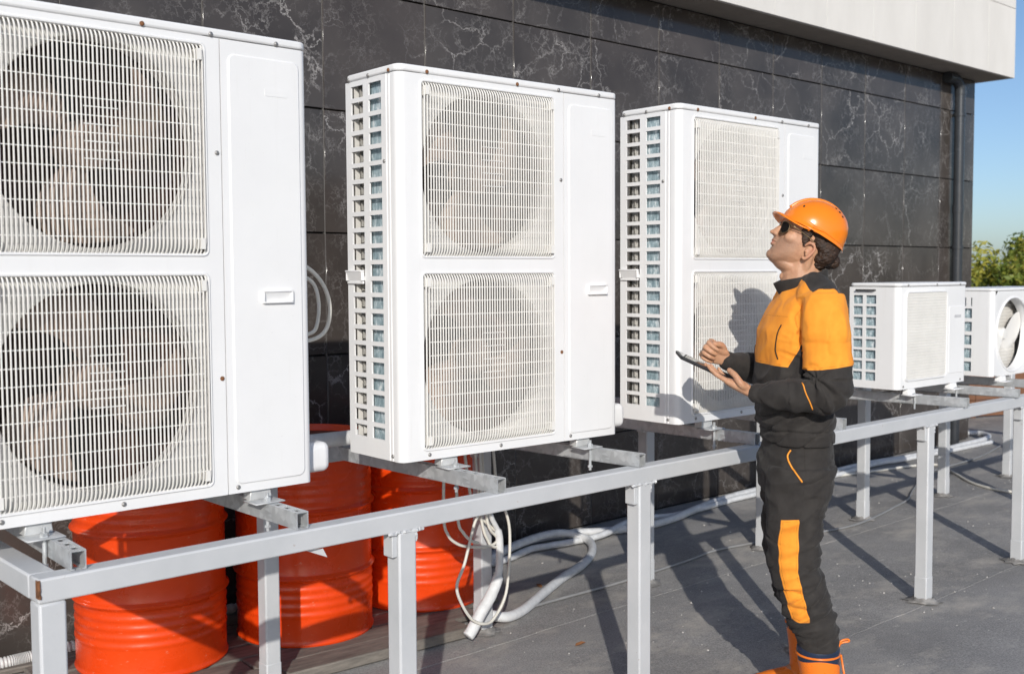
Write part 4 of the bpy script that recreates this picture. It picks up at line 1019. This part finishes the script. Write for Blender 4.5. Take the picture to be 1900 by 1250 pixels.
# ---- sunglasses
sg_ = link('sunglasses', None, person)
for sd_ in (-1, 1):
    l_ = MB(); o = rrect(-.026, .026, -.022, .019, .015, 5); n_ = len(o); vs = []
    for dd in (0, -.0022):
        for (a_, b_) in o:
            bow = .018*(a_/.026)**2*(1 if a_*1 > 0 else .15)
            vs.append(hp(.1065-bow+dd, sd_*(.034+a_), .054+b_))
    l_.add(vs, [tuple(range(n_)), tuple(range(n_, 2*n_))[::-1]] + [(k, n_+k, n_+(k+1) % n_, (k+1) % n_) for k in range(n_)])
    l_.build('lens', M['lens'], sg_, auto=50)
    rm = MB(); rm.tube([vs[k % n_] for k in range(n_+1)], .0013, 6, False); rm.build('rim', M['brass'], sg_, smooth=True)
    tm = MB(); tm.tube(smoothpath([hp(.092, sd_*.062, .063), hp(.082, sd_*.0755, .063), hp(.06, sd_*.0785, .058), hp(.015, sd_*.080, .047), hp(-.004, sd_*.080, .040)], 5), .0016, 6); tm.build('temple', M['brass'], sg_, smooth=True)
bm2 = MB(); bm2.tube(smoothpath([hp(.106, -.009, .060), hp(.110, 0, .063), hp(.106, .009, .060)], 4), .0015, 6); bm2.build('bridge', M['brass'], sg_, smooth=True)

# ---- jacket
jk = MB()
tor = [(.974, .012, .117, .176), (.985, .013, .118, .178), (1.00, .014, .118, .179), (1.03, .018, .119, .180), (1.09, .025, .118, .180), (1.15, .032, .116, .174), (1.22, .028, .119, .168), (1.29, .020, .120, .166), (1.35, .012, .124, .172), (1.41, -.002, .112, .178), (1.45, -.014, .096, .150), (1.485, -.016, .080, .110), (1.505, -.012, .070, .082)]
loft(jk, [((c, 0, z), (a, 0, 0), (0, b, 0)) for z, c, a, b in tor], 30, 2.3)
for sgn, sh, ul, el, fm, wr in ((1, SHL, (-.028, .206, 1.30), ELL, (.085, .200, 1.150), (.182, .142, 1.153)), (-1, SHR, (.01, -.205, 1.30), ELR, (.15, -.165, 1.212), (.232, -.092, 1.240))):
    limb(jk, [sh+Vector((0, -sgn*.012, -.01)), ul, el+Vector((0, 0, .02))], [(.070, .056), (.073, .060), (.071, .062)], (0, 1, 0), 20)
    limb(jk, [el, fm, wr], [(.064, .062), (.047, .048), (.033, .036)], (0, 1, 0), 20, 5)
    limb(jk, [(sh.x+.008, sgn*.055, 1.492), (sh.x+.004, sgn*.11, 1.468), sh+Vector((0, sgn*.01, -.004)), (-.026, sgn*.207, 1.34)], [(.052, .060), (.050, .072), (.058, .074), (.06, .072)], (1, 0, 0), 18)
jo = fuse('jacket', jk, .0038, 7, M['workwear'], person, .5)
def arm_side(p):
    """distance measure: is this point sleeve (positive) or trunk"""
    s = abs(p.y); lim = interp(p.z, [(.9, .30), (1.06, .30), (1.075, .178), (1.16, .178), (1.23, .179), (1.30, .177), (1.36, .168), (1.40, .152), (1.46, .140), (1.5, .3)])
    return s-lim
def jdisp(p, n):
    arm = sstep(-.012, .012, arm_side(p)); f = 0
    fore = arm*(1 if p.z < 1.23 else 0)
    # folds round the elbow, radiating from its inner side
    c = Vector((.02, 0, 1.21)); q = Vector((p.x-c.x, 0, p.z-c.z)); ang = math.atan2(q.z, q.x); rad = q.length
    f += arm*bell(p.z, 1.165, .075)*bell(p.x, -.01, .085)*.0085*ridge(Vector((ang*1.9, p.y*7, rad*7)), (1, 1, 1), 3)
    f += arm*sstep(.02, .08, p.x)*(p.z < 1.28)*.0042*ridge(p, (21, 14, 15), 8)
    # upper sleeve: soft diagonal drags
    f += arm*sstep(1.20, 1.27, p.z)*.0055*ridge(Vector((p.x+p.z*.35, p.y, p.z)), (17, 10, 8), 5)
    # chest and waist
    tr = 1-arm
    f += tr*sstep(1.16, 1.06, p.z)*sstep(.99, 1.03, p.z)*.0045*ridge(Vector((p.x, p.y, p.z+p.x*.5)), (7, 7, 19), 2)
    f += tr*sstep(1.10, 1.2, p.z)*.0052*ridge(Vector((p.x+p.z*.4, p.y, p.z)), (15, 11, 9), 6)
    # gathers under the armpit
    f += tr*bell(p.z, 1.30, .05)*bell(p.x, .05, .045)*.005*ridge(Vector((p.x*.4, p.y, p.z-p.x*.25)), (20, 8, 55), 9)
    # sharp creases
    dg_ = Vector((p.x, p.y, p.z+.45*p.x))
    blk_ = 1 if p.z < 1.24 else .45
    f += arm*blk_*.0042*crease(Vector((p.x+.5*p.z, p.y, p.z-.3*p.x)), (17, 9, 17), .2, 2) + tr*.0042*blk_*crease(dg_, (7, 7, 24), .2, 5)
    f += arm*bell(p.z, 1.17, .06)*.005*crease(Vector((ang*1.6, p.y*6, rad*9)), (1, 1, 1), .2, 7)
    # blousing hem
    f += tr*(-.0035*bell(p.z, 1.022, .005))
    f = (1.7+.7*sstep(1.25, 1.2, p.z))*f
    if p.z < 1.32 and p.x > .10 and (abs(p.y) > .155 or p.x > .16 or (p-ELR-(WRR-ELR)*min(1, max(0, (p-ELR).dot(WRR-ELR)/(WRR-ELR).length_squared))).length < .07): f = max(-.0035, min(.006, f))*(1-.7*sstep(.15, .18, p.x))
    return f - .004*bell(arm_side(p), 0, .006)*(1 if 1.08 < p.z < 1.44 else 0)
displace(jo.data, jdisp)
og, stt = [], []
for v in jo.data.vertices:
    p = v.co; a = arm_side(p)
    if a > 0: s_ = min(p.z - (1.236 + .015*sstep(.05, -.10, p.x)), .070 - p.x if p.z < 1.34 else 1)
    else:
        front = p.z - (1.235 + .09*(p.x-.06)*(1 if p.x > .06 else 0))
        # black side wedge below the armpit
        edge = p.x - interp(p.z, [(1.20, .095), (1.235, .085), (1.33, .036), (1.36, .01)])
        back = -.055 - p.x
        wedge = max(edge, back) if p.z < 1.36 else 1
        s_ = min(front, wedge) if p.z < 1.36 else front
    # black yoke behind the shoulder seam
    yk = min(p.z - (1.452 - .030*sstep(-.04, -.09, p.x)), (.010 + .16*(p.z-1.45)) - p.x) if abs(p.y) < .19 else -1
    if p.x < -.088 and abs(p.y) < .05: yk = -1 if p.z < 1.44 else yk
    e_ = WRR-ELR; tt = min(1, max(0, (p-ELR).dot(e_)/e_.length_squared))
    if p.y < -.03 and p.z < 1.32 and (p-ELR-e_*tt).length < .075 and p.x > .05: s_ = -.05
    og.append(min(s_, -yk) if yk > -.05 else s_)
    sm = [abs(p.z-1.402-.05*(p.x-.1)) if (a < -.008 and p.x > .015) else 1, abs(a-.002) if 1.08 < p.z < 1.44 else 1, abs(p.z-1.018) if a < 0 else 1, abs(s_-.006) if abs(s_) < .01 else 1]
    if p.x > .06 and a < 0 and 1.0 < p.z < 1.43: sm.append(abs(p.y-.012)*.8); sm.append(abs(p.y-.038)*1.2 if 1.24 < p.z < 1.38 else 1)
    stt.append(min(sm))
fattr(jo.data, 'orange', og); fattr(jo.data, 'stitch', stt)
# collar: an open stand-up band, higher behind
cl = MB(); nC = 40; vs = []
for lay, (grow, lift) in enumerate(((.000, 0), (.004, .5), (.006, 1.0), (.002, 1.03), (-.002, .98), (-.004, .4), (-.003, -.1))):
    for k in range(nC):
        t = 2*PI*k/nC; c, s_ = math.cos(t), math.sin(t)
        fr = .5+.5*c
        x = -.004 + (.079+grow+.012*lift*fr)*c; y = (.076+grow)*s_*(1-.04*lift)
        zb = 1.500 - .030*fr; zt = 1.552 - .042*fr**1.5 + .003*math.sin(3*t)
        vs.append((x+.004*lift, y, zb+(zt-zb)*lift))
cl.add(vs, [(j*nC+k, j*nC+(k+1) % nC, (j+1)*nC+(k+1) % nC, (j+1)*nC+k) for j in range(6) for k in range(nC)])
co = cl.build('collar', M['blackcloth'], jo, smooth=True); q = co.modifiers.new('s', 'SUBSURF'); q.levels = q.render_levels = 2
for v in co.data.vertices: v.co.xy *= 1+.03*noise.noise(v.co*22)
def surf_line(ob, name, pts, r, mat, side=1, k=6):
    """thin cord laid on the near surface of a garment"""
    from mathutils.bvhtree import BVHTree
    bv = BVHTree.FromPolygons([v.co.copy() for v in ob.data.vertices], [tuple(p.vertices) for p in ob.data.polygons])
    out = []
    for p in smoothpath([(x, 0, z) for x, z in pts], k):
        h = bv.ray_cast(Vector((p.x, side*.6, p.z)), Vector((0, -side, 0)))
        if h[0]: out.append(h[0] + h[1]*r*.4)
    mb = MB(); mb.tube(out, r, 6); return mb.build(name, mat, ob, smooth=True)
zp = MB(); zp.tube(smoothpath([(.150, .030, 1.25), (.148, .030, 1.29), (.141, .030, 1.335), (.128, .029, 1.38), (.108, .026, 1.42), (.085, .02, 1.455)], 4), .0028, 6); zp.v = [tuple(v) for v in zp.v]
surf_line(jo, 'chest_zip', [(.112, 1.262), (.117, 1.30), (.112, 1.345), (.100, 1.375)], .0020, M['backing'])
surf_line(jo, 'piping', [(.064, 1.196), (.058, 1.170), (.044, 1.14), (.030, 1.112)], .0022, M['piping'])
# ---- trousers
tz = MB()
loft(tz, [((c, 0, z), (a, 0, 0), (0, b, 0)) for z, c, a, b in ((1.01, .012, .104, .160), (.95, .012, .112, .166), (.90, .014, .117, .174), (.85, .016, .114, .176), (.82, .018, .108, .172), (.79, .02, .09, .13))], 30, 2.3)
nearleg = [(.90, .014, .110, .095), (.80, .028, .102, .097), (.73, .042, .088, .092), (.66, .045, .083, .087), (.59, .046, .081, .084), (.53, .031, .083, .081), (.46, .007, .080, .079), (.39, -.018, .078, .078), (.33, -.034, .072, .074), (.295, -.040, .066, .070), (.27, -.042, .052, .056)]
farleg = [(.90, .010, .108, .095), (.80, .008, .098, .097), (.73, .008, .088, .092), (.66, .008, .083, .087), (.59, .004, .081, .084), (.53, -.008, .078, .081), (.46, -.026, .076, .079), (.39, -.050, .074, .076), (.33, -.070, .068, .072), (.295, -.080, .063, .068), (.27, -.084, .05, .055)]
for sgn, tab in ((1, nearleg), (-1, farleg)):
    loft(tz, [((c, .088+.012*sstep(.9, .6, z) if sgn > 0 else -.088-.14*(.9-z)/.62, z), (a, 0, 0), (0, b, 0)) for z, c, a, b in tab], 26, 2.15)
to = fuse('trousers', tz, .0040, 6, M['workwear'], person, .5)
def tdisp(p, n):
    f = 0; back = sstep(.03, -.06, p.x)
    slope = Vector((p.x, p.y, p.z+.38*p.x))
    f += sstep(.97, .90, p.z)*sstep(.44, .55, p.z)*.0048*ridge(slope, (6, 6, 17), 4)
    f += back*bell(p.z, .66, .13)*.0075*ridge(Vector((p.x, p.y, p.z-.3*p.x)), (5, 6, 34), 11)
    f += bell(p.z, .40, .11)*.0095*ridge(Vector((p.x, p.y, p.z+.5*p.x)), (6, 7, 24), 7)
    f += bell(p.z, .90, .05)*.004*ridge(slope, (9, 9, 20), 14)
    f += .0022*noise.noise(p*28)
    f += .0050*crease(slope, (7, 7, 21), .2, 3) + .0048*back*crease(Vector((p.x, p.y, p.z-.25*p.x)), (6, 6, 36), .22, 8) + .005*bell(p.z, .40, .12)*crease(Vector((p.x, p.y, p.z+.7*p.x)), (8, 8, 26), .22, 1)
    return (1.7-.75*back)*f*sstep(.275, .35, p.z)
displace(to.data, tdisp)
og, stt = [], []
lf = [(.393, .057), (.48, .085), (.568, .107), (.66, .112), (.745, .105)]; rg_ = [(.393, .008), (.48, .030), (.568, .053), (.66, .052), (.745, .052)]
for v in to.data.vertices:
    p = v.co
    if p.y > .06: s_ = min(interp(p.z, lf)-p.x, p.x-interp(p.z, rg_), p.z-(.398+.22*(.03-p.x)*0), .742+.10*(.07-p.x)-p.z)
    else: s_ = -.05
    og.append(s_)
    sm = [abs(p.x-interp(p.z, [(.3, -.02), (.42, .0), (.56, .047), (.75, .048), (.9, .03), (1, .03)])) if (p.y > .03 and s_ < 0) else 1, abs(p.z-.745) if (p.y > 0 and p.x > .05) else 1, abs(s_-.006) if s_ > 0 else 1]
    stt.append(min(sm))
fattr(to.data, 'orange', og); fattr(to.data, 'stitch', stt)
surf_line(to, 'piping', [(.070, .965), (.080, .945), (.076, .925), (.064, .900), (.052, .880), (.044, .868)], .0030, M['piping'])
# ---- rubber boots
def boot(cx, cy, lean, side, name='boot'):
    mb = MB(); tab = [(.283, -.050+lean, .069, .066), (.24, -.052+lean, .068, .064), (.18, -.055+lean*.7, .064, .058), (.12, -.056+lean*.4, .062, .052), (.07, -.050, .066, .047), (.03, -.046, .070, .045), (.004, -.046, .070, .044)]
    loft(mb, [((cx+c+.045, cy, z), (a, 0, 0), (0, b, 0)) for z, c, a, b in tab], 24, 2.2)
    limb(mb, [(cx-.03, cy, .050), (cx+.05, cy, .056), (cx+.115, cy+side*.004, .048), (cx+.160, cy+side*.006, .042)], [(.044, .044), (.050, .046), (.042, .050), (.036, .042)], (0, 1, 0), 18)
    bo_ = fuse(name, mb, .0045, 4, M['bootmat'], person)
    for v in bo_.data.vertices: v.co.z = max(v.co.z, .012)
    vals = []
    for v in bo_.data.vertices:
        x, z = v.co.x-cx, v.co.z; outer = (v.co.y-cy)*side > -.012
        sw = (.248+.014*math.sin(x*26+1.2)) - z - .9*max(0, -x-.05) if x > -.075 else -.02
        vals.append(max(sw if outer else .05, .075-z + .5*(x-.02)))
    fattr(bo_.data, 'orange', vals)
    sl = MB(); o = []
    for k in range(28):
        t = 2*PI*k/28; c, s_ = math.cos(t), math.sin(t); o.append((cx+.045+.133*math.copysign(abs(c)**.85, c), cy+(.050-.006*math.cos(2*t))*math.copysign(abs(s_)**.8, s_)))
    sl.prism(o, 'z', .0045, .022); sl.build('sole', M['backing'], bo_, bevel=.004)
    zt = .283; ring = [(cx+lean-.005+.0695*math.cos(2*PI*k/30), cy+.0665*math.sin(2*PI*k/30), zt-.012) for k in range(31)]
    t_ = MB(); t_.tube(ring, .0042, 6, False); t_.build('trim', M['oboot'], bo_, smooth=True)
    t_ = MB(); t_.tube([(cx+lean-.005-.0705, cy+side*.020, .272), (cx-.012-.070, cy+side*.020, .18), (cx-.012-.068, cy+side*.018, .10)], .0038, 6); t_.build('trim', M['oboot'], bo_, smooth=True)
    cf = MB(); cr = [(cx+lean-.005, cy, z) for z in (.272, .283, .295, .300, .295, .280)]; rr = [(.069, .066), (.071, .068), (.070, .067), (.067, .064), (.064, .061), (.062, .059)]
    vs = [(c[0]+a*math.cos(2*PI*k/30), c[1]+b*math.sin(2*PI*k/30), c[2]) for c, (a, b) in zip(cr, rr) for k in range(30)]
    cf.add(vs, [(j*30+k, j*30+(k+1) % 30, (j+1)*30+(k+1) % 30, (j+1)*30+k) for j in range(5) for k in range(30)]); cf.build('cuff', M['navy'], bo_, smooth=True)
    if side < 0: return bo_
    lp = MB(); xb = cx+lean-.005-.068; lp.tube(smoothpath([(xb, cy+.004, .288), (xb-.006, cy+.004, .312), (xb-.030, cy+.002, .318), (xb-.034, cy, .310), (xb-.010, cy-.002, .304), (xb, cy-.004, .288)], 5), .0036, 6); lp.build('pull_tab', M['oboot'], bo_, smooth=True)
    return bo_
t = NT('two_tone_boot_rubber'); c = t.coord()
t.fin(t.mix(t.rng(t.attr('orange'), -.0006, .0006), (.018, .03, .062), (.85, .20, .018)), t.rng(t.noise(c, 30, 3), .3, .7, .24, .36)); M['bootmat'] = t.mat
boot(-.045, .100, .010, 1); boot(-.084, -.228, .004, -1)
# ---- tablet in the left hand
tb = thing('tablet', 'thin black tablet in a dark case held flat on his left hand', 'tablet', PB, PRZ)
def slab(x0, x1, y0, y1, z0, z1, r, name, mat, bevel):
    o = rrect(x0, x1, y0, y1, r); n_ = len(o); mb = MB()
    vs = [TC+TU*a+TV*b+TN*z for z in (z0, z1) for a, b in o]
    mb.add(vs, [tuple(range(n_))[::-1], tuple(range(n_, 2*n_))]+[(k, (k+1) % n_, n_+(k+1) % n_, n_+k) for k in range(n_)]); return mb.build(name, mat, tb, bevel=bevel)
slab(-.106, .106, -.075, .075, -.004, .004, .012, 'case', M['tablet'], .0025)
slab(-.099, .099, -.069, .069, .0042, .0050, .006, 'screen', M['screen'], 0)
slab(-.104, .104, -.074, .074, -.0065, -.0044, .010, 'back_cover', M['tablet'], .001)
